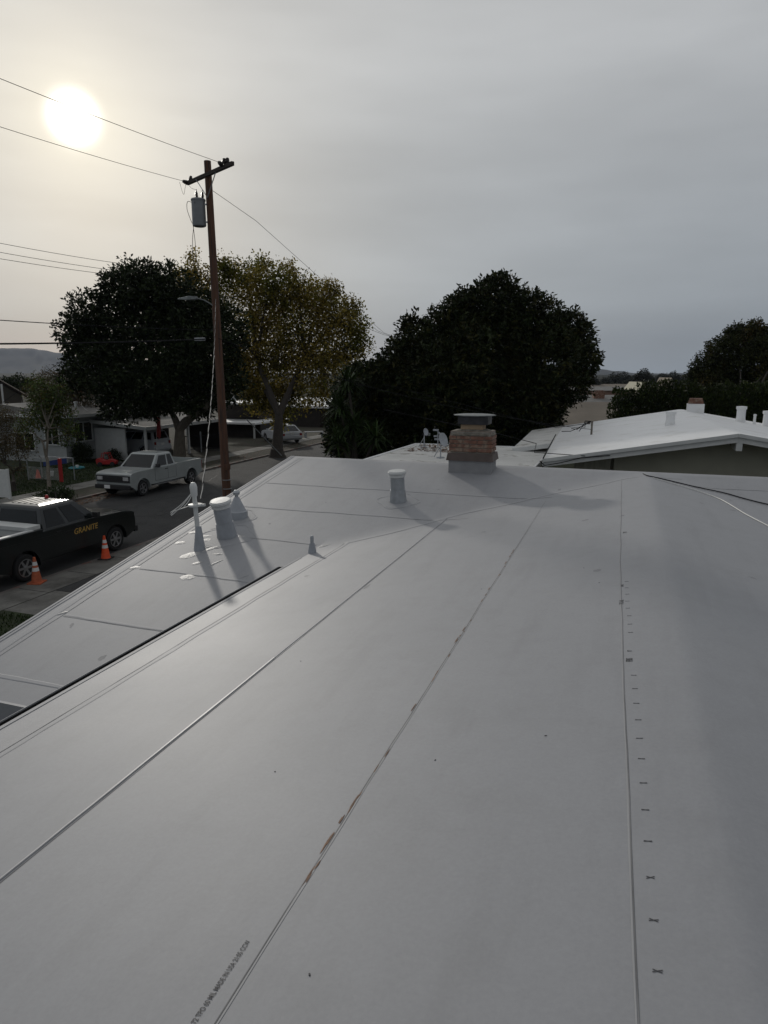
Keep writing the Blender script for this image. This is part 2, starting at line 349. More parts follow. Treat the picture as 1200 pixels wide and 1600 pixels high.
# ------------------------------------------------------------------ ground, street
def slab(name, x0, x1, y0, y1, z, mat, th=.3, joints=None, jm=None):
    b = MB(); b.box(((x0 + x1) / 2, (y0 + y1) / 2, z - th / 2), (x1 - x0, y1 - y0, th))
    if joints:
        for (a, c) in joints: b.bar((a[0], a[1], z + .002), (c[0], c[1], z + .002), .014, .006, 1)
    return tag(b.build(name, [mat, jm or darkgap]), kind='structure')
g = MB(); S = 4600
g.add([(-S, -300, -.12), (S, -300, -.12), (S, S, -.12), (-S, S, -.12)], [(0, 1, 2, 3)])
tag(g.build('ground', earth), kind='structure')
CN, CF = -15.0, -22.9                     # near and far kerb
b = MB(); b.box(((CN + CF) / 2, 60, -.10), (CN - CF, 180, .16)); tag(b.build('street', asphalt), kind='structure')
b = MB(); rr = random.Random(3)
for k in range(16):                       # tar-filled cracks
    x = rr.uniform(CF + 1, CN - 1); y = rr.uniform(14, 42); p = []
    a = rr.choice([0, 1.57, 1.2, .3])
    for i in range(12): p.append((x, y, -.019)); a += rr.uniform(-.4, .4); x += .3 * math.cos(a); y += .3 * math.sin(a)
    for i in range(11): b.bar(p[i], p[i + 1], .035, .004)
tag(b.build('street_cracks', darkgap), kind='structure')
J = [((CN + .18, y), (-13.8, y)) for y in np.arange(-4, 70, 1.5)]
slab('near_kerb', CN, CN + .16, -30, 150, .0, curbm)
slab('near_pavement', CN + .16, -13.8, -30, 150, .004, concrete2, joints=[((CN + .2, y), (-13.8, y)) for y in np.arange(-4, 60, 1.7)])
slab('driveway_apron', -13.8, -11.0, 11.6, 20, .0, concrete2, joints=[((-13.8, y), (-11, y)) for y in (14.2, 17)] + [((-13.78, 11.6), (-13.78, 20))])
slab('asphalt_patch', -13.75, -12.4, 13.2, 14.9, .012, asphalt, th=.05)
slab('near_lawn', -13.8, -5.5, -20, 11.6, .0, lawn)
slab('near_verge', -13.8, -6.2, 20, 150, .0, dirt)
slab('far_kerb', CF - .16, CF, -10, 150, .06, curbm)
slab('far_verge', -24.75, CF - .16, -10, 37, .05, dirt)
slab('far_verge_north', -24.75, CF - .16, 43, 150, .05, dirt)
slab('carport_driveway', -24.75, CF - .16, 37, 43, .052, dirt)
slab('far_pavement', -26.05, -24.75, -10, 150, .06, concrete, joints=[((-26.05, y), (-24.75, y)) for y in np.arange(10, 90, 1.5)])
slab('far_lawn', -48, -26.05, -10, 36.6, .05, lawn)
slab('house_driveway', -40, -26.05, 36.6, 46, .04, dirt)
slab('far_lawn_north', -60, -26.05, 49.5, 150, .05, dirt)
slab('north_driveway', -40, -26.05, 46, 49.5, .045, dirt)
# blades of grass on the far lawn
def card_field(name, n, x0, x1, y0, y1, z, h, mat, seed, wd=.02, lab=None, cat=None, flat=False):
    rs = np.random.RandomState(seed); p = np.stack([rs.uniform(x0, x1, n), rs.uniform(y0, y1, n), np.full(n, z)], 1)
    a = rs.uniform(0, 6.283, n); sd = np.stack([np.cos(a), np.sin(a), np.zeros(n)], 1) * wd
    hh = (h * rs.uniform(.5, 1.3, n))[:, None]
    if flat:
        up = np.stack([-np.sin(a), np.cos(a), rs.uniform(-.2, .4, n)], 1) * hh
        p[:, 2] += rs.uniform(.004, .03, n)
    else: up = np.stack([rs.normal(0, .3, n), rs.normal(0, .3, n), np.ones(n)], 1) * hh
    v = np.stack([p - sd, p + sd, p + up + (sd * .6 if flat else sd * .1), p + up - (sd * .6 if flat else sd * .1)], 1).reshape(-1, 3)
    o = quads(name, v, mat, rs.uniform(.5, 1.4, n)); tag(o, lab, cat, kind='stuff'); return o
def quads(name, v, mat, tint, parent=None, smooth=False, nf=1):
    n = len(v) // 4; me = bpy.data.meshes.new(name)
    me.vertices.add(len(v)); me.vertices.foreach_set('co', v.astype(np.float32).ravel())
    me.loops.add(n * 4); me.loops.foreach_set('vertex_index', np.arange(n * 4, dtype=np.int32))
    me.polygons.add(n); me.polygons.foreach_set('loop_start', np.arange(0, n * 4, 4, dtype=np.int32)); me.polygons.foreach_set('loop_total', np.full(n, 4, np.int32))
    at = me.attributes.new('tint', 'FLOAT_COLOR', 'FACE')
    t = tint if tint.ndim == 2 else np.stack([tint] * 3, 1)
    at.data.foreach_set('color', np.concatenate([t, np.ones((n, 1))], 1).astype(np.float32).ravel())
    me.materials.append(mat); me.update(calc_edges=True)
    o = bpy.data.objects.new(name, me); C.objects.link(o)
    if parent is not None: o.parent = parent
    return o
card_field('grass', 16000, -33, -26.1, 20, 36.5, .05, .06, leafgrn, 1, .02, 'short patchy green grass on the front lawn across the street', 'grass')
card_field('near_grass', 5000, -13.75, -10, 4, 11.5, .0, .07, leafgrn, 2, .02, 'strip of grass beside the near pavement', 'grass')
card_field('fallen_leaves', 900, -23.0, -21.9, 18.5, 25.5, -.02, .07, litter, 5, .04, 'brown fallen leaves lying along the far kerb behind the silver pickup', 'fallen leaves', True)
card_field('fallen_leaves', 900, -24.7, -22.6, 30, 60, .055, .07, litter, 6, .04, 'dry fallen leaves scattered on the verge under the yellow tree', 'fallen leaves', True)
# hills and far plain
def hill(name, pts, depth, base_z, mat, seed, back=1.4):
    # ridge line given as sight points at a distance; built as a solid slope running back
    v = []; n = len(pts)
    cols = []
    dense = []
    for i in range(n - 1):
        for k in range(8):
            t = k / 8; dense.append((pts[i][0] * (1 - t) + pts[i + 1][0] * t, pts[i][1] * (1 - t) + pts[i + 1][1] * t))
    dense.append(pts[-1]); n = len(dense); rows = 9
    for i, (x, y) in enumerate(dense):
        tp = atd(x, y, depth * back)
        d = Vector((tp.x, tp.y, 0)).normalized()
        top = Vector((tp.x, tp.y, tp.z + mn.noise(Vector((i * .35, seed, 0))) * depth * .0016))
        ft = atd(x, HOR, depth); ft.z = base_z
        for r in range(rows):
            t = r / (rows - 1); q = ft.lerp(top, t); q.z = base_z + (top.z - base_z) * (t ** 1.25)
            q += d * mn.noise(Vector((i * .22, r * .6, seed))) * depth * .05
            if 0 < r < rows - 1: q.z += mn.noise(Vector((i * .4, r * .7, seed + 5))) * depth * .003
            v.append(q)
        bk = top + d * depth * .6; bk.z = base_z; v.append(bk)
    m = rows + 1
    f = [(i * m + r, (i + 1) * m + r, (i + 1) * m + r + 1, i * m + r + 1) for i in range(n - 1) for r in range(m - 1)]
    b = MB(); b.add(v, f, 0, True); return tag(b.build(name, mat), kind='structure')
hill('hill', [(-400, 560), (-250, 545), (-120, 552), (-40, 547), (0, 544), (45, 544), (75, 548), (110, 556), (160, 560), (240, 566), (320, 572), (420, 578)], 2300, -2, hillm, 1)
hill('low_hills', [(780, 583), (850, 574), (900, 573), (940, 577), (985, 582), (1040, 584), (1120, 582), (1200, 578), (1300, 580)], 1500, -3, hillm, 9)
g = MB(); pA, pB = atd(-200, 582, 900), atd(420, 582, 900); qA, qB = atd(-300, 582, 2300), atd(500, 582, 2300)
g.add([(p.x, p.y, z) for p, z in ((pA, 0.2), (pB, 0.2), (qB, 4.0), (qA, 4.0))], [(0, 1, 2, 3)]); tag(g.build('valley_floor', plain), kind='structure')
# ------------------------------------------------------------------ our house: cross-gabled low roof under a white membrane
XE, XR, XW, XEAST = -3.59, .42, -5.88, 6.7          # eave of the near part, its ridge, street rake, far side
YS, YR, YN, YB = 4.06, 11.52, 15.4, -5.0
ZR = 4.047
def zwing(y): return 2.1 + .169 * y if y < YR else ZR - .169 * (y - YR)
def znear(x): return ZR + .008 - .1667 * math.sqrt((x - XR) ** 2 + .0025)
def smax(a, b, k=.05): h = max(k - abs(a - b), 0) / k; return max(a, b) + h * h * k * .25
def und(x, y):
    return .0009 * mn.noise(Vector((x * .8, y * .45, 1.3))) + .0012 * mn.noise(Vector((x * 2.3, y * 1.4, 7.1))) + .0006 * mn.noise(Vector((x * 6, y * 4, 3.1)))
def zroof(x, y, wing=False):
    b = zwing(y) if wing or x < XE - .001 or y >= YR else smax(zwing(y), znear(x), min(.05, (YR - y) * .4 + .001))
    return b + und(x, y)
house = thing('house', 'low house under the camera with a pale grey membrane roof, brick chimney and metal vents', 'house', (0, 5, 0))
b = MB()
ys = [YB] + list(np.arange(YB + .14, YN, .14)) + [YN]; ys = sorted(set([round(float(q), 4) for q in ys] + [YS]))
xs1 = [float(q) for q in np.linspace(XW, XE, 21)]; xs2 = sorted([float(q) for q in np.linspace(XE, XEAST, 84) if abs(q - XR) > .06] + [XR - .05, XR - .02, XR, XR + .02, XR + .05])
def grid(xs, yy, wing):
    o = len(b.v); n = len(xs)
    vs = [(x, y, zroof(x, y, wing)) for y in yy for x in xs]
    b.add(vs, [(j * n + i, j * n + i + 1, (j + 1) * n + i + 1, (j + 1) * n + i) for j in range(len(yy) - 1) for i in range(n - 1)], 0, True)
grid(xs1, [y for y in ys if y >= YS - 1e-6], True)
grid(xs2, ys, False)
def wpt(i, n): pass
roof = b.build('roof', [mem], house, world=True)
bm = bmesh.new(); bm.from_mesh(roof.data); bmesh.ops.remove_doubles(bm, verts=bm.verts, dist=1e-4); bm.to_mesh(roof.data); bm.free()
for p in roof.data.polygons: p.use_smooth = True
tag(roof, 'pale grey membrane roof with long seams')
# edge trim and walls
b = MB()
def edge(pts, h=.17, w=.03, out=(0, 0)):
    for i in range(len(pts) - 1):
        a, c = Vector(pts[i]), Vector(pts[i + 1])
        a.z -= h / 2 - .004; c.z -= h / 2 - .004; a += Vector((*out, 0)) * (w / 2 + .001); c += Vector((*out, 0)) * (w / 2 + .001); b.bar(a, c, w, h)
edge([(XW, y, zwing(y)) for y in (YS, YR, YN)], out=(-1, 0)); edge([(x, YS, zwing(YS)) for x in (XW, XE + .02)], h=.2, out=(0, -1))
edge([(XE, y, znear(XE)) for y in (YB, 7.2)], h=.15, out=(-1, 0))
b.build('edge_trim', mem2, house, world=True)
b = MB()
b.prism([(XE + .5, YB + .5), (XEAST - .5, YB + .5), (XEAST - .5, YN - .5), (XW + .5, YN - .5), (XW + .5, YS + .5), (XE + .5, YS + .5)], 0, 2.55)
b.build('wall', stucco, house, world=True)
# raised cords that follow the roof
def strip(path, width, hgt, name, mat, wing=False, parent=roof, wob=0, step=.16, seed=0, lift=0):
    bb = MB(); pts = []
    for i in range(len(path) - 1):
        a, c = path[i], path[i + 1]; L_ = math.hypot(c[0] - a[0], c[1] - a[1]); k = max(1, int(L_ / step))
        for j in range(k): t = j / k; pts.append((a[0] + (c[0] - a[0]) * t, a[1] + (c[1] - a[1]) * t))
    pts.append(path[-1]); vs = []
    for i, (x, y) in enumerate(pts):
        a = pts[max(0, i - 1)]; c = pts[min(len(pts) - 1, i + 1)]; d = Vector((c[0] - a[0], c[1] - a[1])).normalized(); nn = Vector((-d.y, d.x))
        o = wob * (mn.noise(Vector((x * 1.3, y * 1.3, seed))) + .5 * mn.noise(Vector((x * 5, y * 5, seed))))
        ww = width * (1 + .5 * mn.noise(Vector((x * 3, y * 3, seed + 4))))
        for s_, hh in ((-.5, 0), (-.35, hgt), (.35, hgt), (.5, 0)):
            q = Vector((x, y)) + nn * (o + s_ * ww); vs.append((q.x, q.y, zroof(q.x, q.y, wing) + .0012 + lift + hh))
    n = len(pts)
    bb.add(vs, [(i * 4 + k, i * 4 + k + 1, (i + 1) * 4 + k + 1, (i + 1) * 4 + k) for i in range(n - 1) for k in range(3)], 0, False)
    return bb.build(name, mat, parent, world=True)
# seams that run with the ridge of the near part
seamf = pm('faint seam', (.165, .165, .168), rough=.8, var=.2, scale=5, col2=(.24, .24, .25), thr=(.45, .6), c2scale=1.2)
seaml = pm('pale seam lip', (.33, .332, .34), rough=.6, var=.06, scale=5)
S0, S1, S2, S3 = -3.29, -2.23, -.955, .075
def vy(x): return (znear(x) - 2.1) / .169           # valley
strip([(S0, YB), (S0, vy(S0) - .05)], .008, .0004, 'seam', seamf, wob=.012, seed=1)
strip([(S0 + .035, YB), (S0 + .035, vy(S0))], .05, .002, 'seam', mem2, wob=.006, seed=1)
strip([(S1, YB), (S1, 4.0)], .014, .005, 'seam', mem3, seed=2, wob=.004); strip([(S1, 4.0), (S1, vy(S1))], .016, .003, 'seam', mem2, seed=2, wob=.004); strip([(S1 + .02, YB), (S1 + .02, vy(S1))], .005, .0003, 'seam', seamf, seed=3, wob=.004)  # near stretch painted paler, as if its edge caught the sun
strip([(S2, YB), (S2, vy(S2) - .6)], .007, .0003, 'seam', seaml, seed=4, wob=.006); strip([(S2 - .007, YB), (S2 - .007, vy(S2) - .6)], .005, .0003, 'seam', seamf, seed=4, wob=.006)
strip([(.16, YB), (.14, 1.4), (.10, 3.2), (.055, 6), (.03, vy(S3) - .2)], .004, .0003, 'seam', seamf, seed=6, wob=.004); strip([(.154, YB), (.134, 1.4), (.094, 3.2), (.049, 6), (.024, vy(S3) - .2)], .006, .0003, 'seam', seaml, seed=6, wob=.004)
# valley seam and cross seams of the wing
strip([(XE + .3, vy(XE) + .15), (-2.9, vy(-2.9) - .12), (-2.0, vy(-2.0) - .06), (-1.2, vy(-1.2) - .10), (-.5, vy(-.5) - .2), (.1, vy(.1) - .3), (.9, vy(.9) + .12)], .009, .0006, 'seam', seamf, wob=.05, seed=8)
strip([(XE + .3, vy(XE) + .21), (-2.9, vy(-2.9) - .06), (-2.0, vy(-2.0) + .0), (-1.2, vy(-1.2) - .04), (-.5, vy(-.5) - .14), (.1, vy(.1) - .24)], .06, .0015, 'seam', mem2, wob=.05, seed=8)
for i, (y, x0, x1) in enumerate(((9.95, XW + .3, -.9), (8.87, XW + .3, -1.9), (7.78, -4.7, -3.65), (6.62, XW + .35, XE - .05), (5.42, XW + .3, XE - .05), (4.44, XW + 1.5, XE - .05), (10.85, .75, 5))):
    wg = x1 < XE
    strip([(x0, y), (x1, y - .03)], .007, .0004, 'seam', seamf, wing=wg, wob=.025, seed=20 + i)
    strip([(x0, y + .03), (x1, y)], .035, .0004, 'seam', mem2, wing=wg, wob=.025, seed=20 + i)
strip([(XW + .27, YS + .1), (XW + .27, YR - .1)], .006, .001, 'seam', seamd, wing=True, wob=.01, seed=31)
strip([(XW + .16, YS + .1), (XW + .16, YR - .1)], .09, .0015, 'seam', mem2, wing=True, wob=.01, seed=32)
strip([(XW + .03, YS + .02), (XW + .03, YR)], .04, .004, 'seam', mem2, wing=True, wob=.004, seed=33)
strip([(XE - .25, YS + .3), (XW + .1, YS + .3)], .05, .0015, 'seam', mem2, wing=True, wob=.01, seed=34)
# black gutter along the eave of the near part
b = MB(); zg = znear(XE)
yg0, yg1 = YB, 6.75
b.bar((XE - .042, yg0, zg - .10), (XE - .042, yg1, zg - .10), .062, .012, 0)
b.bar((XE - .033, yg0, zg - .05), (XE - .033, yg1, zg - .05), .004, .10, 0)
b.bar((XE - .070, yg0, zg - .05), (XE - .070, yg1, zg - .05), .006, .10, 0)
b.bar((XE - .076, yg0, zg - .045), (XE - .076, yg1, zg - .045), .004, .11, 1)
b.bar((XE - .045, yg1, zg - .05), (XE - .045, yg1 + .01, zg - .05), .055, .11, 0)
b.build('gutter', [darkgap, mem2], house, world=True)
# flat patches, scuffs, dirt
def blob(cx, cy, rx, ry, name, mat, wing=False, h=.004, n=22, jag=.25, seed=0, rot=0, parent=roof):
    bb = MB(); vs = [(cx, cy, zroof(cx, cy, wing) + h)]
    for ring, rr_ in ((.6, h), (1.0, .0012)):
        for i in range(n):
            a = 2 * math.pi * i / n; r = ring * (1 + jag * mn.noise(Vector((math.cos(a) * 2, math.sin(a) * 2, seed * 3.7))))
            x = math.cos(a) * rx * r; y = math.sin(a) * ry * r
            X = cx + x * math.cos(rot) - y * math.sin(rot); Y = cy + x * math.sin(rot) + y * math.cos(rot)
            vs.append((X, Y, zroof(X, Y, wing) + rr_))
    f = [(0, 1 + i, 1 + (i + 1) % n) for i in range(n)] + [(1 + i, 1 + n + i, 1 + n + (i + 1) % n, 1 + (i + 1) % n) for i in range(n)]
    bb.add(vs, f, 0, True); return bb.build(name, mat, parent, world=True)
def wingpt(px, py):
    d = ray(px, py); t = (2.1 - CAMH) / (d.z - .169 * d.y); return O0 + d * t
def nearpt(px, py):
    d = ray(px, py); t = (ZR - .1667 * XR - CAMH) / (d.z - .1667 * d.x); return O0 + d * t
def rightpt(px, py):
    d = ray(px, py); t = (ZR + .1667 * XR - CAMH) / (d.z + .1667 * d.x); return O0 + d * t
for i, (px, py, rx, ry, ro) in enumerate(((293, 902, .13, .10, .1), (210, 887, .10, .06, .4), (282, 848, .10, .07, .5), (303, 832, .12, .06, .4), (318, 845, .16, .08, .7), (296, 868, .20, .10, 1.0),
        (328, 858, .16, .05, 1.1), (322, 838, .13, .05, .4), (378, 838, .08, .05, 0), (336, 880, .16, .02, 1.2), (340, 866, .1, .03, .2), (308, 880, .1, .05, .9), (97, 958, .10, .03, .9), (505, 854, .16, .05, .9), (388, 940, .12, .04, .4))):
    p = wingpt(px, py); blob(p.x, p.y, rx * .72, ry * .72, 'sealant_shine', sealw, True if p.x < XE else False, .004, jag=.3, seed=i, rot=ro)  # lighter patches drawn where the wet sealant shines
for i, (px, py) in enumerate(((752, 922), (430, 1208), (852, 1152), (680, 1190), (484, 1527), (912, 889), (470, 1035), (936, 912), (285 + 225, 784 + 40))):
    p = nearpt(px, py); blob(p.x, p.y, .0035, .006, 'debris', ink, False, .003, n=8, jag=1.2, seed=i + 30, rot=i)
rs = random.Random(5)
for i in range(34):                      # brown dirt caught in the third seam
    y = rs.choice((rs.uniform(1.9, 3.3), rs.uniform(3.4, 6.8))); blob(S2 - .012 + rs.uniform(-.008, .014), y, .004, rs.uniform(.012, .06), 'seam_dirt', rust, False, .0028, n=8, jag=.8, seed=i)
scuffm = pm('scuffed membrane', (.205, .207, .22), rough=.8, var=.06, scale=6, coat=.7); scuffm.node_tree.nodes['Principled BSDF'].inputs['Coat Roughness'].default_value = .63
rs = random.Random(77)
for i in range(30):
    if i < 10: x, y, wg = rs.uniform(XW + .4, XE - .2), rs.uniform(YS + .3, 9), True
    else: x, y, wg = rs.uniform(-3.2, 3.0), rs.uniform(5.6, 10.5), False
    blob(x, y, rs.uniform(.015, .07), rs.uniform(.008, .03), 'scuff', scuffm, wg and x < XE, .0006, n=12, jag=.9, seed=i + 100, rot=rs.uniform(0, 3))
# rounded welded collars around the pipes
def ring_outline(cx, cy, r, name, sq=0, wing=True, seed=0):
    pts = []
    for i in range(33):
        a = 2 * math.pi * i / 32; rr_ = r * (1 + sq * .12 * math.cos(4 * a)) * (1 + .05 * mn.noise(Vector((math.cos(a) * 2, math.sin(a) * 2, seed))))
        pts.append((cx + rr_ * math.cos(a), cy + rr_ * math.sin(a)))
    strip(pts, .012, .002, name, mem2, wing=wing and cx < XE, step=1)
    blob(cx, cy, r * .97, r * .97, 'membrane_collar', mem2, wing and cx < XE, .002, jag=.03)
# printed writing and alignment marks on the membrane
def on_near(p0, ang_):        # frame lying on the near slope, x axis along ang_
    nn = Vector((-.1667, 0, 1)).normalized(); xd = Vector((math.cos(ang_), math.sin(ang_), 0)); xd = (xd - nn * xd.dot(nn)).normalized(); yd = nn.cross(xd)
    m = Matrix.Identity(4)
    for r in range(3): m[r][0] = xd[r]; m[r][1] = yd[r]; m[r][2] = nn[r]; m[r][3] = p0[r]
    return m
pa, pb = nearpt(306, 1604), nearpt(385, 1484)
ln = (pb - pa).length; txt = '72 TPO 60 MIL MADE IN USA 21:05 CCW'
q = Vector((pa.x, pa.y, zroof(pa.x, pa.y) + .0045))
TSZ = .0262
tm = text_mesh(txt, TSZ, on_near(q, math.atan2(pb.y - pa.y, pb.x - pa.x)), 'printed_text', ink, roof, world=True, sx=.64, depth=.0, bold=.012, drape=True)
wtx = max((v.co - tm.data.vertices[0].co).length for v in tm.data.vertices); 
def mark(p, s1, s2, sp, k):
    b = MB(); o_ = .25 * mn.noise(Vector((k * 1.7, 0, 0)))
    for a_, l_ in ((sp + o_, s1), (-sp + o_ * .4, s2)):
        d = Vector((math.cos(a_), math.sin(a_), 0)) * l_ / 2; a, c = p - d, p + d
        a = Vector((a.x, a.y, zroof(a.x, a.y) + .0014)); c = Vector((c.x, c.y, zroof(c.x, c.y) + .0014)); b.bar(a, c, .0026, .0006)
    b.build('alignment_mark', ink, roof, world=True)
for k, (px, py) in enumerate(((1027, 1521), (1021, 1441), (1016, 1374), (1012, 1317), (1008, 1268), (1005, 1226), (1002, 1188), (999, 1156), (997, 1127), (994, 1101), (992, 1078), (990, 1057), (985, 990), (984, 977), (983, 964), (981, 952), (980, 941), (980, 930), (979, 920), (979, 910))):
    p = nearpt(px, py); mark(p, .028, .026, .35 if py > 1340 else .14, k)
for (px0, py0, px1, py1, t_, s_) in ((988, 1036, 987, 1022, 'FBS', .05), (987, 1020, 986, 1011, 'IT', .035), (974, 946, 973, 922, 'TPO MIL', .04), (974, 918, 973, 903, '60 MIL', .03), (979, 834, 978, 822, 'TPO', .05)):
    p = nearpt(px0, py0); text_mesh(t_, s_, on_near(Vector((p.x, p.y, zroof(p.x, p.y) + .0045)), math.pi / 2), 'printed_text', ink, roof, world=True, sx=.7, depth=.0, bold=.02, drape=True)
# ---- chimney
cx, cy = -2.36, 11.22; cw, cd_ = .84, .62; zb = zwing(cy) - .06
ch = thing('chimney', None, None, (cx, cy, zb)); ch.parent = house; ch.location = Vector((cx, cy, zb)) - house.location
tag(ch, 'old brick chimney with a tan flue and dark metal cap'); ch.scale = (.83, .72, .77)
b = MB(); b.box((0, 0, .17), (cw + .02, cd_ + .02, .34)); b.build('metal_base', pm('base metal', (.27, .272, .28), rough=.6, var=.1, scale=6), ch, bevel=.004)
b = MB(); z0 = .30
for (a, c) in (((-cw / 2 - .05, z0), (cw / 2 + .05, z0)),): pass
b.add([(sx_ * (cw / 2 + .055), sy_ * (cd_ / 2 + .055), .30) for sx_, sy_ in ((-1, -1), (1, -1), (1, 1), (-1, 1))] + [(sx_ * (cw / 2 + .028), sy_ * (cd_ / 2 + .028), .46) for sx_, sy_ in ((-1, -1), (1, -1), (1, 1), (-1, 1))],
      [(0, 1, 5, 4), (1, 2, 6, 5), (2, 3, 7, 6), (3, 0, 4, 7), (0, 3, 2, 1), (4, 5, 6, 7)]); b.build('flashing', brownmetal, ch)
b = MB(); b.box((0, 0, .62), (cw - .03, cd_ - .03, .62), 1); rs = random.Random(2)
for k in range(4):
    z = .49 + k * .088; off = .5 if k % 2 else 0
    for side in range(4):
        Ls = cw if side % 2 == 0 else cd_; nb = 3.0 if side % 2 == 0 else 2.0; bl = Ls / (nb + .0)
        x = -Ls / 2 - (bl * .5 if off else 0)
        while x < Ls / 2 - .01:
            a, c = max(x, -Ls / 2), min(x + bl, Ls / 2)
            if c - a > .03:
                mm = Matrix.Rotation(side * math.pi / 2, 4, 'Z'); dd = (cd_ if side % 2 == 0 else cw) / 2
                b.box(((a + c) / 2, -dd + .03 + rs.uniform(-.004, .004), z + .038), (c - a - .012, .075, .074 + rs.uniform(-.004, .003)), 0, rs.uniform(-.006, .006), mm)
            x += bl
b.build('brickwork', [brick, mortar], ch, bevel=.006, seg=1)
b = MB(); rings = [(cw / 2 + .005, cd_ / 2 + .005, .835), (cw / 2 + .01, cd_ / 2 + .01, .86), (.34, .27, .93), (.245, .215, .965)]
vs = []; NN = 24
for (hx, hy, z) in rings:
    for j in range(NN):
        a = 2 * math.pi * (j + .5) / NN; c_, s_ = math.cos(a), math.sin(a); k = 1 / max(abs(c_), abs(s_)); vs.append((c_ * k * hx, s_ * k * hy, z + .008 * mn.noise(Vector((c_ * 3, s_ * 3, z * 20)))))
b.add(vs, [(i * NN + j, i * NN + (j + 1) % NN, (i + 1) * NN + (j + 1) % NN, (i + 1) * NN + j) for i in range(3) for j in range(NN)] + [tuple(3 * NN + j for j in range(NN))], 0, True); b.build('mortar_crown', crownm, ch)
b = MB(); b.box((0, 0, 1.0), (.44, .38, .22)); b.build('flue', clay, ch, bevel=.01)
b = MB(); b.box((.03, 0, 1.155), (.60, .52, .17)); b.box((.335, -.2, 1.15), (.012, .12, .10)); b.build('cap', capm, ch, bevel=.008)
b = MB(); b.lathe([(.33, 1.24), (.43, 1.255), (.43, 1.27), (.33, 1.282), (.02, 1.29)], (.02, 0, 0), 10, smooth=False); b.build('cap_lid', capt, ch)
# ---- vents
def part(name, label, p): 
    o = thing(name, None, None); o.parent = house; o.location = Vector(p) - house.location; tag(o, label); return o
def gvent(p, r, h, name, lab, lean=0.0, m=None, boot=.38):
    v = part(name, lab, p); m = m or galvp
    b = MB(); b.lathe([(r * 1.22, -.06), (r * 1.2, .01), (r * 1.04, h * boot)], n=20); b.build('boot', m, v)
    b = MB(); b.lathe([(r, 0), (r * .98, h * .78)], n=20); b.build('pipe', m, v)
    b = MB(); b.lathe([(r * .95, h * .78), (r * 1.12, h * .80), (r * 1.12, h * .88), (r * 1.02, h * .885), (r * 1.25, h * .90), (r * 1.28, h * .955), (r * 1.2, h * .965), (r * 1.17, h * .99), (.001, h * 1.0)], n=24); b.build('cap', [whitepaint], v)
    v.rotation_euler = (lean, -lean * .3, 0)
    return v
p = wingpt(622, 783); gvent((p.x, p.y, zroof(p.x, p.y)), .108, .47, 'vent_pipe', 'bright metal vent standing alone in front of the chimney', R(4), galv); ring_outline(p.x, p.y, .30, 'collar_edge', 1)
p = wingpt(355, 838); gvent((p.x, p.y, zroof(p.x, p.y, True)), .113, .53, 'vent_pipe', 'wide pale vent with a flat white cap near the street edge', R(10)); ring_outline(p.x, p.y, .36, 'collar_edge', 1, seed=3)
p = wingpt(371, 808); vj = part('vent_pipe', 'squat grey cone vent behind the wide pale vent', (p.x, p.y, zroof(p.x, p.y, True)))
b = MB(); b.lathe([(.15, -.06), (.15, .09), (.135, .10)], n=14); b.lathe([(.135, .09), (.035, .30), (.03, .30)], n=14); b.build('boot', galvp, vj)
b = MB(); b.lathe([(.026, .28), (.026, .33), (.045, .335), (.05, .37), (.03, .40), (.001, .405)], n=12); b.build('cap', galv, vj)
ring_outline(p.x, p.y, .27, 'collar_edge', 1, seed=5)
p = wingpt(488, 868); vs_ = part('vent_pipe', 'small thin vent pipe beside the end of the black gutter', (p.x, p.y, zroof(p.x, p.y)))
b = MB(); b.lathe([(.055, -.03), (.05, .03), (.032, .12), (.03, .13)], n=12); b.build('boot', galvp, vs_)
b = MB(); b.lathe([(.022, .1), (.022, .20), (.016, .22), (.001, .225)], n=12); b.build('pipe', galv, vs_)
# ---- service mast with weatherhead
p = wingpt(312, 858); mast = part('service_mast', 'slim white service mast with a round head and cable rack', (p.x, p.y, zroof(p.x, p.y, True)))
MASTP = Vector((p.x, p.y, zroof(p.x, p.y, True)))
b = MB(); b.lathe([(.078, -.05), (.075, .0), (.038, .30), (.036, .31)], n=14); b.build('boot', galvp, mast)
mm = Matrix.Rotation(R(-3), 4, 'Y')
b = MB(); b.lathe([(.031, .25), (.029, .72)], n=14, mat=mm); b.build('pipe', whitepaint, mast)
b = MB(); b.lathe([(.036, .70), (.044, .72), (.047, .78), (.05, .82), (.04, .86), (.025, .88), (.001, .885)], n=14, mat=mm); b.build('weatherhead', whitepaint, mast)
b = MB(); b.lathe([(.04, .565), (.09, .57), (.095, .585), (.09, .60), (.04, .605)], n=16, mat=mm); b.bar((-.02, 0, .58), (.10, .03, .59), .03, .03); b.build('cable_rack', whitepaint, mast)
hd = mm @ Vector((0, 0, .78))
b = MB()
for k, (dx, dy, dz) in enumerate(((-.30, -.16, .50), (-.26, -.20, .47), (-.12, -.12, .58), (-.10, .08, .60), (.06, -.06, .60))):
    e = Vector((dx, dy, dz)); pts = []
    for i in range(9): t = i / 8; q = hd.lerp(e, t); q.z -= .03 * math.sin(math.pi * t); pts.append(q)
    b.tube(pts, .006, 6)
e = Vector((-.28, -.18, .48)); b.tube([e, e + Vector((.05, 0, .045)), e + Vector((.16, .08, .085)), Vector((-.06, -.02, .585))], .006, 6)
b.build('drip_loop', wcable, mast)
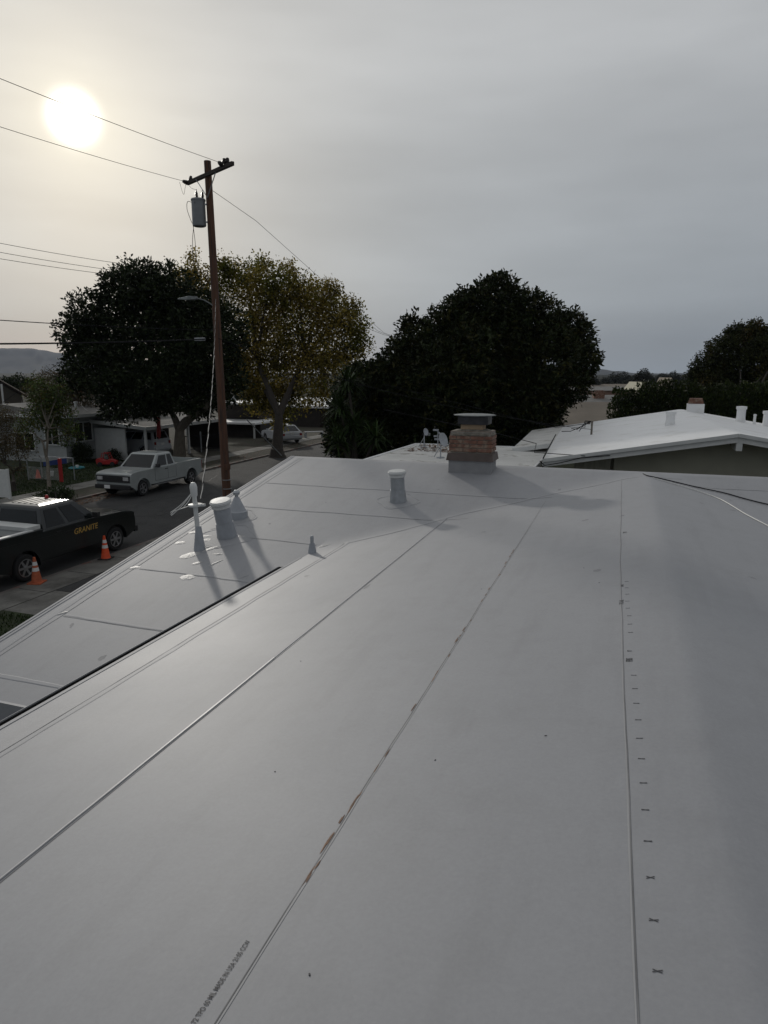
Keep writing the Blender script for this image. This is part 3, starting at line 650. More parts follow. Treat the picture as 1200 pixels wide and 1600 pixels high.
# ---- cables lying on the right of the roof
def roofpath(pts, fn, lift=.012):
    out = []
    ps = [fn(*q) for q in pts]
    for i in range(len(ps) - 1):
        k = max(2, int((ps[i + 1] - ps[i]).length / .1))
        for j in range(k):
            q = ps[i].lerp(ps[i + 1], j / k); out.append(Vector((q.x, q.y, zroof(q.x, q.y) + lift)))
    q = ps[-1]; out.append(Vector((q.x, q.y, zroof(q.x, q.y) + lift)))
    for _ in range(3):
        for i in range(1, len(out) - 1): out[i] = (out[i - 1] + out[i] * 2 + out[i + 1]) / 4
    return out
def anypt(px, py):
    a = rightpt(px, py) if px > 1000 else nearpt(px, py); c = wingpt(px, py)
    return a if (a - O0).length < (c - O0).length else c
b = MB(); pts = roofpath([(1012, 744), (1030, 749), (1060, 756), (1090, 764), (1112, 769), (1140, 773), (1160, 781), (1200, 790), (1260, 802)], anypt)
p0 = pts[0]; b.tube([Vector((p0.x - .35, YR + 1.2, zroof(p0.x - .35, YR + 1.2) + .01)), Vector((p0.x - .15, YR + .3, zroof(p0.x - .15, YR + .3) + .012))] + pts, .008, 6); CABA = b.build('cable', cable); tag(CABA, 'black cable lying over the right side of the pale roof', 'cable')
b = MB(); pts = roofpath([(1020, 748), (1060, 760), (1085, 767), (1105, 774), (1125, 781), (1140, 790), (1165, 806), (1200, 824), (1280, 866)], anypt); b.tube(pts, .0065, 6); tag(b.build('cable', wcable), 'white cable lying below the black one on the right of the pale roof', 'cable')
# ------------------------------------------------------------------ trees
def unit(n, rs):
    v = rs.normal(size=(n, 3)); return v / np.linalg.norm(v, axis=1)[:, None]
def crown_mesh(name, blobs, n, ls, mat, seed, parent=None, per=7, clump=.45, inner=.25, wid=.42, droop=.0, world=True, tintlo=.45, tinthi=1.5, up=.25, minz=None, shell=.22, colour=None):
    """leaves gathered in whorls over lobes; every leaf is a small four-cornered blade"""
    rs = np.random.RandomState(seed)
    B = np.array([list(q[:3]) + list(q[3:6]) for q in blobs]); area = (B[:, 3] * B[:, 4] + B[:, 5] * B[:, 4]) ** .95
    K = max(1, n // per); pick = rs.choice(len(B), K, p=area / area.sum())
    d = unit(K, rs); lump = 1 + .16 * np.sin(d[:, 0] * 5 + pick) * np.cos(d[:, 2] * 6 + pick * 2) + .10 * np.sin(d[:, 1] * 11 + pick * 3)
    rad = lump * (1 - np.abs(rs.normal(0, shell, K))); isin = rs.rand(K) < inner; rad = np.where(isin, rs.rand(K) ** .5 * .85, rad)
    out = rs.rand(K) < .06; rad = np.where(out & ~isin, rad * rs.uniform(1.0, 1.22, K), rad)
    cc = B[pick, :3] + d * B[pick, 3:6] * rad[:, None]
    if minz is not None: cc[:, 2] = np.maximum(cc[:, 2], minz + rs.rand(K) * .5)
    c = np.repeat(cc, per, 0); dd = np.repeat(d, per, 0); m = len(c)
    tdir = dd * .55 + np.array([0, 0, up]) + unit(m, rs) * .9; tdir[:, 2] -= droop; tdir /= np.linalg.norm(tdir, axis=1)[:, None]
    off = unit(m, rs) * (rs.rand(m) ** .6)[:, None] * clump * .5
    p = c + off; L_ = ls * rs.uniform(.6, 1.3, m)[:, None]
    side = np.cross(tdir, unit(m, rs)); side /= np.linalg.norm(side, axis=1)[:, None] + 1e-9
    nn = np.cross(side, tdir)
    v0 = p; v2 = p + tdir * L_ - np.array([0, 0, .12]) * L_; mid = p + tdir * L_ * .5 + nn * L_ * .10
    v1 = mid + side * L_ * wid * .5; v3 = mid - side * L_ * wid * .5
    v = np.stack([v0, v1, v2, v3], 1).reshape(-1, 3)
    tn = np.repeat(rs.uniform(.75, 1.2, K), per) * rs.uniform(tintlo, tinthi, m)
    if colour is not None:
        col = np.array(colour)[np.repeat(rs.randint(0, len(colour), K), per)]; tn = tn[:, None] * col
    if world and parent is not None: v = v - np.array(parent.location)
    return quads(name, v, mat, tn, parent)
def limb(b, pts, r0, r1, n=9, wob=.06, seed=0):
    P = [Vector(p) for p in pts]; out = []; rr_ = []
    for i in range(len(P) - 1):
        for j in range(6):
            t = j / 6; q = P[i].lerp(P[i + 1], t)
            q += Vector((mn.noise(q * .9 + Vector((seed, 0, 0))), mn.noise(q * .9 + Vector((0, seed, 5))), 0)) * wob * 2; out.append(q)
    out.append(P[-1]); k = len(out)
    for _ in range(2):
        for i in range(1, k - 1): out[i] = (out[i - 1] + 2 * out[i] + out[i + 1]) / 4
    for i in range(k): rr_.append(r0 + (r1 - r0) * i / (k - 1))
    b.tube(out, rr_, n)
def make_tree(name, label, cat, base, forks, blobs, n, ls, lm, bm_, seed, r=.25, group=None, twig=0, nl=14, **kw):
    t = thing(name, label, cat, base, group=group); b = MB(); base = Vector(base)
    rs = random.Random(seed)
    f0 = Vector(forks[0]); limb(b, [base - Vector((0, 0, .15)), base + (f0 - base) * .5, f0], r * 1.25, r * .8, 12, .04, seed)
    b.lathe([(r * 1.9, -.1), (r * 1.5, .12), (r * 1.2, .5)], base, 12)
    bl = sorted(blobs, key=lambda q: -q[3])
    for i, q in enumerate(bl[:nl]):
        f = min(forks, key=lambda u: (Vector(u) - Vector(q[:3])).length + .7 * max(0, u[2] - q[2]) * 2) if len(forks) > 1 else forks[0]
        c = Vector(q[:3]); f = Vector(f); m_ = f.lerp(c, .5) + Vector((0, 0, .1 * (c - f).length)); limb(b, [f, m_, c], r * .42, r * .10, 7, .12, seed + i)
        for k in range(4):
            e = c + Vector((rs.uniform(-1, 1) * q[3], rs.uniform(-1, 1) * q[4], rs.uniform(-.3, 1) * q[5])) * .8
            limb(b, [m_.lerp(c, rs.uniform(.2, .9)), c.lerp(e, .5), e], r * .13, r * .03, 5, .1, seed + i * 5 + k)
    for i in range(1, len(forks)):
        limb(b, [forks[0], Vector(forks[0]).lerp(Vector(forks[i]), .5) + Vector((0, 0, .15)), forks[i]], r * .7, r * .42, 9, .05, seed + 50 + i)
    for k in range(twig):
        q = rs.choice(bl[:nl]); c = Vector(q[:3]); d = Vector((rs.uniform(-1, 1), rs.uniform(-1, 1), rs.uniform(0, 1))).normalized()
        e = c + Vector((d.x * q[3], d.y * q[4], d.z * q[5])) * rs.uniform(1.0, 1.3); limb(b, [c, c.lerp(e, .5), e], r * .09, r * .02, 4, .12, seed + 99 + k)
    b.build('trunk', bm_, t, world=True)
    crown_mesh('crown', blobs, n, ls, lm, seed, t, **kw)
    return t
def px_blobs(lst, dist, ydepth=1.0, jit=.35, seed=0):
    """crown lobes sighted at (x, y, radius) pixels, set at their own distance"""
    rs = random.Random(seed); out = []
    for q in lst:
        x, y, r = q[:3]; dz = q[3] if len(q) > 3 else rs.uniform(-jit, jit) * r * dist / F_PX
        p = atd(x, y, dist + dz); rm = r * dist / F_PX; out.append((p.x, p.y, p.z, rm, rm * ydepth, rm * (q[4] if len(q) > 4 else .95)))
    return out
# magnolia over the silver pickup
D1 = 41.5
bl = px_blobs([(140, 490, 34), (118, 520, 30), (160, 530, 48), (195, 455, 40), (225, 440, 36), (215, 490, 60), (265, 460, 50), (255, 520, 70), (170, 580, 48), (205, 600, 55), (300, 500, 55), (320, 560, 62), (300, 600, 55), (250, 600, 50), (345, 600, 40), (135, 560, 36), (180, 632, 26), (340, 520, 50), (240, 632, 26), (118, 590, 26), (310, 635, 22)], D1, 1.05, .5, 1)
mb_ = onx(278, 716, -25.9)
make_tree('magnolia_tree', 'large dark evergreen tree spreading over the silver pickup, left of the pole', 'tree', (mb_.x, mb_.y, .05), [atd(281, 672, 41.6), atd(300, 650, 41), atd(265, 640, 42), atd(320, 640, 41)], bl, 62000, .27, leafdark, barkp, 11, r=.34, per=8, clump=.6, inner=.25, wid=.45, up=.35, shell=.26)
# yellowing deciduous tree behind the pole
D2 = 50.
bl = px_blobs([(385, 440, 42), (350, 430, 30), (425, 450, 45), (465, 460, 42), (505, 470, 38), (400, 500, 65), (470, 520, 70), (530, 505, 42), (555, 515, 26), (430, 570, 60), (380, 570, 45), (500, 570, 50), (540, 560, 34), (300, 430, 26), (285, 450, 30), (330, 470, 40), (460, 620, 34), (420, 625, 34), (390, 615, 28), (500, 615, 24), (440, 655, 16), (562, 540, 20), (350, 415, 14), (300, 400, 10), (410, 412, 16), (450, 422, 16), (520, 452, 16), (548, 480, 18)], D2, 1.0, .6, 2)
yb = onz(433, 706, .05)
yb = atd(433, 712, 46); yb.z = .05
make_tree('autumn_tree', 'tall yellow brown autumn tree with gaps in its crown, behind the utility pole', 'tree', yb, [atd(436, 650, 47), atd(415, 610, 49), atd(455, 600, 49), atd(475, 560, 50), atd(400, 560, 50)], bl, 60000, .20, leafyel, bark, 12, r=.34, twig=130, per=5, clump=1.0, inner=.4, wid=.6, up=.2, shell=.42, tintlo=.35, tinthi=1.9)
# the big magnolia behind the chimney
D3 = 36.
bl = px_blobs([(775, 478, 44), (738, 498, 46), (812, 500, 44), (700, 520, 44), (660, 540, 42), (840, 505, 42), (630, 565, 36), (770, 560, 80), (700, 590, 75), (850, 565, 60), (900, 530, 30), (905, 560, 30), (890, 600, 34), (640, 620, 60), (600, 640, 50), (580, 600, 34), (840, 620, 45), (760, 640, 70), (690, 660, 60), (620, 680, 45), (570, 680, 40), (870, 470, 0.1), (880, 520, 34), (820, 660, 40), (720, 480, 22), (780, 452, 22), (640, 505, 12), (700, 700, 40), (780, 690, 36), (545, 640, 28), (922, 560, 15), (860, 640, 22), (560, 690, 36), (600, 700, 40), (740, 540, 60), (800, 620, 70), (660, 600, 60), (575, 600, 34), (560, 630, 36), (545, 665, 34), (535, 690, 28), (540, 610, 20)], D3, 1.05, .5, 3)
bl = [q for q in bl if q[3] > .1]
make_tree('magnolia_tree', 'huge dark evergreen tree with brownish leaf undersides, behind the brick chimney', 'tree', (-7.2, 35.8, 0), [(-7.0, 35.8, 3.0)], bl, 140000, .26, leafmag, bark, 13, r=.3, nl=3, per=8, clump=.5, inner=.15, wid=.40, up=.45, shell=.16, colour=[(1, 1, 1), (1, 1, 1), (1.5, 1.15, .9), (.8, .9, .8)])
# dracaena-like strap leaves on its left
def strap_plant(name, label, cat, base, heads, mat, n, ln, seed):
    t = thing(name, label, cat, base); b = MB(); rs = np.random.RandomState(seed)
    for h in heads: limb(b, [base, Vector(base).lerp(Vector(h), .5) + Vector((.1, 0, .2)), h], .12, .06, 8, .04, seed)
    b.build('trunk', bark, t, world=True); V = []; T = []
    for h in heads:
        for k in range(n):
            a = rs.uniform(0, 6.283); e = rs.uniform(-.5, 1.3); d = np.array([math.cos(a) * math.cos(e), math.sin(a) * math.cos(e), math.sin(e)]); sd = np.cross(d, [0, 0, 1]); sd /= np.linalg.norm(sd) + 1e-6
            p = np.array(h) + rs.normal(0, .12, 3); L_ = ln * rs.uniform(.7, 1.2); tw = rs.uniform(.5, 1.5)
            for s_ in range(3):
                q = p + d * L_ / 3; d = d - np.array([0, 0, .28]) * (1 + s_ * .5); d /= np.linalg.norm(d); w0, w1 = (.03, .035, .028, .004)[s_], (.03, .035, .028, .004)[s_ + 1]
                V += [p - sd * w0, p + sd * w0, q + sd * w1, q - sd * w1]; T.append(tw); p = q
    V = np.array(V) - np.array(base); quads('crown', V, mat, np.array(T), t); return t
pb_ = atd(553, 700, 33.); pb_.z = 0
strap_plant('strap_leaf_tree', 'strap leaved green tree at the left foot of the huge dark tree', 'tree', pb_, [atd(545, 598, 33), atd(532, 640, 33.2), atd(552, 668, 32.8), atd(585, 685, 32.4), atd(530, 690, 32.6)], leafgrn, 110, 1.1, 14)
# dark shrub at the end of the neighbour's roof
make_tree('shrub', 'rounded dark shrub between the huge tree and the white neighbouring roof', 'shrub', (-5.0, 41, 0), [(-5, 41, 1.2)], px_blobs([(860, 662, 22), (845, 670, 22), (828, 676, 18), (872, 668, 12)], 41, 1, .3, 4), 6000, .12, leafhedge, bark, 15, r=.08, per=5, clump=.3)
# clipped hedge row behind the neighbour
hl = []; rs = random.Random(8)
for i in range(40):
    x = 962 + i * 11; ty = 616 - min(1, (x - 955) / 70) * 14 + rs.uniform(-5, 4) + (x - 1030) * .008; hl.append((x, ty + 10, 7, rs.uniform(-.4, .4), 2.2)); hl.append((x, ty + 32, 13, rs.uniform(-.3, .3), 1.8)); hl.append((x, ty + 62, 14, 0, 2.0)); hl.append((x, ty + 95, 14, 0, 2.0))
hb = px_blobs(hl, 43.5, 1.6, .4, 6)
hg = thing('hedge', 'long tall dark green hedge behind the white neighbouring roof', 'hedge', (2, 43, 0))
b = MB()
for i in range(18): q = hb[i * 8]; limb(b, [(q[0], q[1] + .5, 0), (q[0], q[1] + .5, q[2] - .5)], .05, .02, 5)
b.build('trunk', bark, hg, world=True)
crown_mesh('crown', hb, 130000, .17, leafhedge, 16, hg, per=6, clump=.3, inner=.15, wid=.5, up=1.3, shell=.2, tintlo=.4, tinthi=1.9, colour=[(1, 1, 1), (1.1, 1.15, .8), (1.4, 1.25, .9)])
# conifer at the right edge
cl_ = [(1168, 530, 26), (1150, 522, 16), (1195, 536, 30), (1130, 550, 26), (1108, 572, 24), (1155, 565, 45), (1200, 575, 48), (1240, 540, 45), (1180, 515, 16), (1138, 525, 10), (1092, 580, 14), (1225, 522, 20), (1082, 588, 10), (1150, 605, 45), (1215, 610, 50), (1105, 600, 24)]
make_tree('conifer_tree', 'dense rusty green conifer rising above the hedge at the right edge', 'tree', (7.3, 50, 0), [(7.3, 50, 2.5)], px_blobs(cl_, 50., 1, .5, 7), 60000, .20, leafcon, bark, 17, r=.2, nl=4, per=6, clump=.45, inner=.2, wid=.45, up=.1, droop=.25, shell=.18, tintlo=.4, tinthi=2.0)
# young tree on the far verge
bl = px_blobs([(70, 620, 26), (95, 640, 24), (60, 650, 24), (85, 665, 20), (108, 672, 14), (40, 668, 14), (55, 600, 14), (90, 610, 16), (120, 680, 8), (100, 690, 9), (48, 690, 9), (75, 635, 26)], 33, 1, .5, 8)
make_tree('small_street_tree', 'young slender tree with thin leaning trunk on the far verge, before the toys', 'tree', onz(80, 785, .05), [atd(73, 715, 31.5), atd(65, 690, 32), atd(76, 670, 32)], bl, 7500, .12, leafgrn, barkp, 18, r=.085, twig=25, per=4, clump=.6, inner=.3, wid=.5, shell=.35, colour=[(1.4, 1.2, 1), (2.2, 1.7, 1.6), (3.2, 1.6, 1.2), (3, 2.6, 3)])
make_tree('bushy_tree', 'many stemmed reddish bush tree at the left edge across the street', 'tree', tuple(onz(22, 768, .05)), [atd(20, 740, 34), atd(8, 725, 34), atd(34, 730, 34)], px_blobs([(10, 660, 26), (-15, 650, 30), (25, 690, 22), (5, 700, 26), (38, 705, 14), (-20, 700, 30), (30, 735, 10), (12, 745, 12)], 34, 1, .5, 9), 9000, .10, leafmix, bark, 19, r=.07, twig=30, per=4, clump=.6, inner=.3, shell=.35)
make_tree('autumn_tree', 'rusty rounded tree behind the pale bungalow, left of the big magnolia', 'tree', atd(95, 640, 46) * 1 - Vector((0, 0, atd(95, 640, 46).z)), [atd(95, 630, 46)], px_blobs([(80, 600, 24), (110, 600, 26), (130, 612, 22), (95, 620, 26), (60, 615, 20), (125, 640, 22), (150, 632, 20)], 46, 1, .4, 10), 12000, .13, leafmix, bark, 20, r=.14, per=5, clump=.6, inner=.25, shell=.25)
make_tree('verge_shrub', 'low green shrub at the foot of the young verge tree', 'shrub', onz(88, 786, .05), [onz(88, 786, .3)], [(onz(72, 788).x, onz(72, 788).y, .3, .4, .4, .28), (onz(90, 785).x, onz(90, 785).y, .36, .45, .5, .34), (onz(104, 783).x, onz(104, 783).y, .3, .35, .4, .3)], 2600, .10, leafgrn, bark, 21, r=.03, per=4, clump=.3)
# far trees on the skyline, right of the huge tree
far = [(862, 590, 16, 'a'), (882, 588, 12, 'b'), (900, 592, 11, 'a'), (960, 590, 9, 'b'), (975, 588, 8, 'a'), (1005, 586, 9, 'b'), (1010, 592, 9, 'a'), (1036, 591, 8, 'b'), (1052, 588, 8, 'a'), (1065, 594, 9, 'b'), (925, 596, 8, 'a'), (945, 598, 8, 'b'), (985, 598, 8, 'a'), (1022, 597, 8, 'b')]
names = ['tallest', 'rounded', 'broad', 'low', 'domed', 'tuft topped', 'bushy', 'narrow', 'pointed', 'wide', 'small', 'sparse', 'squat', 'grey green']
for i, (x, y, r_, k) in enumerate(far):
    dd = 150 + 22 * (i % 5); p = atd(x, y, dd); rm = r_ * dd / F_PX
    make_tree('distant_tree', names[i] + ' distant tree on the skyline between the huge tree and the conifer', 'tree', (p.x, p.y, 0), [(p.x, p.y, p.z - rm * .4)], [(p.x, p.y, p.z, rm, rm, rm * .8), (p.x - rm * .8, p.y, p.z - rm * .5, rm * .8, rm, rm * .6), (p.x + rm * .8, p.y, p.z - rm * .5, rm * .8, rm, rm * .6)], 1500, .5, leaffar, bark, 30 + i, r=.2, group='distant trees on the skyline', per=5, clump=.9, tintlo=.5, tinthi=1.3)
for i, (x, y, r_, nm) in enumerate(((12, 598, 9, 'dark low tree on the left skyline under the hill, leftmost'), (30, 596, 11, 'rounded dark tree on the left skyline under the hill'), (48, 600, 9, 'small tree on the left skyline beside the rusty tree'), (-12, 598, 12, 'wide tree on the left skyline, cut by the photo edge'))):
    dd = 95 + 12 * i; p = atd(x, y, dd); rm = r_ * dd / F_PX
    make_tree('distant_tree', nm, 'tree', (p.x, p.y, 0), [(p.x, p.y, p.z - rm * .6)], [(p.x, p.y, p.z, rm * 1.2, rm, rm * .8), (p.x - rm, p.y, p.z - rm * .7, rm, rm, rm * .8), (p.x + rm, p.y, p.z - rm * .7, rm, rm, rm * .8)], 1800, .4, leafhedge, bark, 80 + i, r=.2, group='distant trees on the left skyline', per=5, clump=.8)
# ------------------------------------------------------------------ utility pole
PB = Vector((-14.5, 22.7, 0)); PT = Vector((-14.66, 22.7, 13.0))
pole = thing('utility_pole', 'tall brown wooden utility pole with crossarm, transformer and street lamp', 'utility pole', PB)
def pp(z): return PB.lerp(PT, z / 13.0)
b = MB(); b.tube([pp(z) - Vector((0, 0, .2 if z == 0 else 0)) for z in (0, 1.5, 3, 5, 7, 9, 11, 13.0)], [.17, .168, .162, .155, .147, .14, .132, .125], 16); b.build('post', wood, pole, world=True)
for z in (1.15, 1.5): b = MB(); b.lathe([(.172, z - .015), (.176, z - .012), (.176, z + .012), (.172, z + .015)], pp(0) + Vector((.006, 0, 0)), 16); b.build('band', galv, pole, world=True)
b = MB(); b.lathe([(.168, 1.9), (.171, 1.92), (.171, 2.1), (.168, 2.12)], pp(0) + Vector((.012, 0, 0)), 16); b.build('band', wood, pole, world=True)
za = 12.5; aL, aR = pp(za) + Vector((-1.32, .62, .02)), pp(za) + Vector((1.62, -.98, .02))
b = MB(); b.bar(aL, aR, .11, .13); b.build('crossarm', woodd, pole, world=True, bevel=.01)
b = MB()
for sx_ in (-.62, .62): b.bar(pp(za) + Vector((sx_, -.16 - sx_ * .5, -.02)), pp(za - .75) + Vector((0, -.13, 0)), .035, .008)
b.build('brace', galv, pole, world=True)
ins = []
def insulator(p, d=(0, 0, 1), k=1.0, name='insulator'):
    b = MB(); q = Vector((0, 0, 1)).rotation_difference(Vector(d)).to_matrix().to_4x4(); mm = Matrix.Translation(p) @ q
    b.lathe([(.03 * k, 0), (.03 * k, .05), (.085 * k, .06), (.08 * k, .09), (.04 * k, .11), (.075 * k, .125), (.07 * k, .15), (.035 * k, .17), (.06 * k, .185), (.05 * k, .21), (.02 * k, .22)], n=12, mat=mm)
    return b.build(name, ceramic, pole, world=True)
insulator(aL + Vector((.05, -.03, .0)), (-.5, -1, .15)); insulator(aL + Vector((.10, .05, .06)), (0, .3, 1), .9)
insulator(aR + Vector((-.62, .32, .08)), (0, -1, .2)); insulator(aR + Vector((-.5, .28, .06)), (0, 0, 1), 1.1); insulator(aR + Vector((-.36, .2, .06)), (0, .3, .9), 1.0)
# transformer
tp_ = pp(11.3) + Vector((-.41, -.12, -.5))
tr = thing('transformer', None, None); tr.parent = pole; tr.location = tp_ - PB
b = MB(); b.lathe([(.20, 0), (.235, .02), (.245, .05), (.245, .84), (.25, .85), (.25, .88)], n=24); b.build('tank', trafm, tr, bevel=.004)
b = MB(); b.lathe([(.262, .875), (.268, .90), (.25, .94), (.12, .975), (.001, .98)], n=24); b.box((-.25, 0, .84), (.05, .05, .06)); b.box((.0, -.255, .80), (.05, .04, .07)); b.build('lid', trafm, tr)
for (x, y) in ((-.02, -.05), (.16, .05)):
    b = MB(); b.lathe([(.035, .95), (.04, 1.0), (.06, 1.01), (.035, 1.05), (.058, 1.06), (.034, 1.10), (.05, 1.115), (.03, 1.16), (.012, 1.2), (.012, 1.26)], (x, y, 0), 12); b.build('bushing', ceramic, tr)
b = MB(); b.bar((.22, .05, .75), (.42, .1, .75), .08, .04); b.bar((.22, .05, .15), (.42, .1, .15), .08, .04); b.build('bracket', galv, tr)
def smoothed(pts, k=6):
    P_ = [Vector(q) for q in pts]; out = []
    for i in range(len(P_) - 1):
        p0, p1, p2, p3 = P_[max(i - 1, 0)], P_[i], P_[i + 1], P_[min(i + 2, len(P_) - 1)]
        for j in range(k):
            t = j / k; out.append(.5 * ((2 * p1) + (p2 - p0) * t + (2 * p0 - 5 * p1 + 4 * p2 - p3) * t * t + (3 * p1 - p0 - 3 * p2 + p3) * t ** 3))
    return out + [P_[-1]]
def sagline(a, c, sag, n=24, r=.012):
    a, c = Vector(a), Vector(c); return [a.lerp(c, i / n) - Vector((0, 0, sag * 4 * (i / n) * (1 - i / n))) for i in range(n + 1)]
b = MB()
b.tube(smoothed([tp_ + Vector((-.22, -.05, .82)), tp_ + Vector((-.38, -.1, .86)), tp_ + Vector((-.42, -.1, .6)), tp_ + Vector((-.28, -.1, .2)), tp_ + Vector((-.19, -.1, 0)), tp_ + Vector((-.26, -.1, -.5)), tp_ + Vector((-.24, -.1, -1.4)), pp(9.2) + Vector((-.2, -.15, 0)), pp(8.3) + Vector((-.17, -.05, 0))]), .010, 5)
b.tube(smoothed([tp_ + Vector((-.2, -.1, .02)), tp_ + Vector((-.14, -.12, -.5)), tp_ + Vector((-.1, -.12, -1.3)), pp(8.8) + Vector((-.17, -.1, 0))]), .010, 5)
b.tube(smoothed([aL + Vector((-.2, -.2, .02)), aL + Vector((-.12, -.1, -.4)), tp_ + Vector((-.4, -.1, 1.45)), tp_ + Vector((-.2, -.05, 1.3)), tp_ + Vector((-.02, -.05, 1.25))]), .006, 5)
b.build('jumper_wire', cable, pole, world=True)
# street lamp on the pole
lp = thing('street_lamp', None, None); lp.parent = pole; lp.location = (0, 0, 0)
s0 = ony(331, 478, 22.5); s1 = ony(316, 470, 22.5); s2 = ony(294, 469, 22.5)
s0 = Vector((-14.6, 22.6, 8.0)); 
b = MB(); b.tube([s0, Vector((-14.95, 22.5, 8.22)), Vector((-15.25, 22.4, 8.3))], .022, 8); b.build('arm', capt, lp, world=True)
b = MB(); mm = Matrix.Translation((-15.2, 22.42, 8.3)) @ Matrix.Rotation(R(190), 4, 'Z')
b.add([(0, -.07, -.05), (0, .07, -.05), (.35, .14, -.07), (.35, -.14, -.07), (.75, .05, -.04), (.75, -.05, -.04), (0, -.06, .05), (0, .06, .05), (.3, .12, .07), (.3, -.12, .07), (.75, .04, 0), (.75, -.04, 0)],
      [(0, 3, 2, 1), (3, 5, 4, 2), (6, 7, 8, 9), (9, 8, 10, 11), (0, 1, 7, 6), (4, 5, 11, 10), (1, 2, 8, 7), (2, 4, 10, 8), (0, 6, 9, 3), (3, 9, 11, 5)], 0, False, mm); b.build('lamp_head', capt, lp, world=True, bevel=.01)
b = MB(); b.box((-15.2, 22.45, 6.82), (.42, .10, .11)); b.build('splice_box', galvp, pole, world=True, bevel=.01)
# wires
def wire(name, label, pts, r, mat=cable, cat='cable', group=None):
    b = MB(); b.tube(pts, r, 6); return tag(b.build(name, mat), label, cat, group)
w1 = aR + Vector((-.62, .05, .12)); q = onx(0, 105, -13.6); dr = (q - w1); wire('power_line', 'upper thin wire crossing the sun disc to the crossarm', sagline(w1, w1 + dr * 2.6, .25), .0075)
w2 = aL + Vector((.0, -.25, .02)); q = onx(0, 183, -15.75); dr = (q - w2); wire('power_line', 'lower thin wire passing under the sun to the crossarm end', sagline(w2, w2 + dr * 2.6, .25), .0075)
b = MB(); 
P_ = [pp(12.05) + Vector((.1, -.1, .0)), onx(400, 345, -14.6), onx(495, 430, -15.2), onx(600, 520, -15.8), onx(632, 531, -16.0), onx(668, 545, -16.4)]
wire('power_line', 'thin wire sloping down right from the pole top over the autumn tree', P_, .0085)
q = atd(560, 478, 44); wire('power_line', 'faint wire between the autumn tree and the huge tree, upper one', [atd(535, 470, 46), atd(590, 517, 48), atd(660, 545, 50)], .010)
wire('power_line', 'faint wire between the autumn tree and the huge tree, lower one', [atd(540, 500, 46), atd(600, 523, 48), atd(660, 536, 50)], .010)
# three lines on the far left, over the street trees
for (ya, yb2, nm) in ((377, 421, 'topmost of the three parallel wires left of the big magnolia'), (392, 432, 'middle one of the three parallel wires left of the big magnolia'), (403, 438, 'lowest of the three parallel wires left of the big magnolia')):
    a = atd(-60, ya - 9, 40); c = atd(260, yb2, 52); wire('power_line', nm, sagline(a, c, .15), .016, group='three parallel wires left of the magnolia')
# communications lines in front of the magnolia
a = pp(7.15) + Vector((-.1, -.15, 0)); q = onx(0, 493, -15.6); wire('phone_line', 'thin dark line crossing the magnolia, upper of the two low ones', sagline(a, a + (q - a) * 1.8, .12), .013)
a = Vector((-15.0, 22.45, 6.82)); q = onx(0, 531, -15.3); wire('phone_line', 'thick dark line level with the hilltop running to the splice box', sagline(a, a + (q - a) * 1.9, .10), .026)
a = pp(6.85) + Vector((.1, -.12, 0)); wire('phone_line', 'dark line running right from the pole in front of the autumn tree', sagline(a, ony(924, 671, 27.5), .45), .009)
# line from the green gap on the left down to the bungalow
wire('phone_line', 'thin line sloping from the magnolia down to the bungalow roof at left', [atd(120, 547, 42), atd(60, 590, 43), atd(5, 628, 44)], .014)
wire('phone_line', 'pale looped line hanging over the bungalow roof', [atd(185, 632, 44), atd(175, 641, 44), atd(155, 645, 44), atd(135, 641, 44), atd(128, 634, 44)], .016, wcable)
wire('guy_wire', 'pale guy wire sloping to the foot of the autumn tree', [atd(385, 655, 44), atd(440, 712, 45)], .035, capt)
# twisted service drop to our mast
a = pp(8.25) + Vector((.14, -.2, 0)); c = MASTP + Vector((.02, .06, .66)); core = sagline(a, c, .55, 110)
b = MB()
for k in range(2):
    pts = []
    for i, q in enumerate(core): an = i * 1.0 + k * math.pi; pts.append(q + Vector((math.cos(an), .3 * math.sin(an), math.sin(an) * .4)) * .008)
    b.tube(pts, .0055, 5, mi=k)
tag(b.build('service_drop', [pm('grey cable', (.34, .34, .33), rough=.7, var=.1), cable]), 'twisted black and white cable dropping from the pole to the roof mast', 'cable')
# ------------------------------------------------------------------ vehicles
def arc(cx, cz, r, a0, a1, n=10): return [(cx + r * math.cos(R(a0 + (a1 - a0) * i / n)), cz + r * math.sin(R(a0 + (a1 - a0) * i / n))) for i in range(n + 1)]
def quadpanel(b, q, u0, u1, v0, v1, off, th=.012, mi=0):
    """thin pane on the four-cornered face q (bl, br, tr, tl) between fractions u and v"""
    q = [Vector(p) for p in q]; nn = (q[1] - q[0]).cross(q[3] - q[0]).normalized()
    def P(u, v): return (q[0].lerp(q[1], u)).lerp(q[3].lerp(q[2], u), v)
    c = [P(u0, v0), P(u1, v0), P(u1, v1), P(u0, v1)]
    vs = [p + nn * (off - th) for p in c] + [p + nn * off for p in c]
    b.add(vs, [(3, 2, 1, 0), (4, 5, 6, 7), (0, 1, 5, 4), (1, 2, 6, 5), (2, 3, 7, 6), (3, 0, 4, 7)], mi)
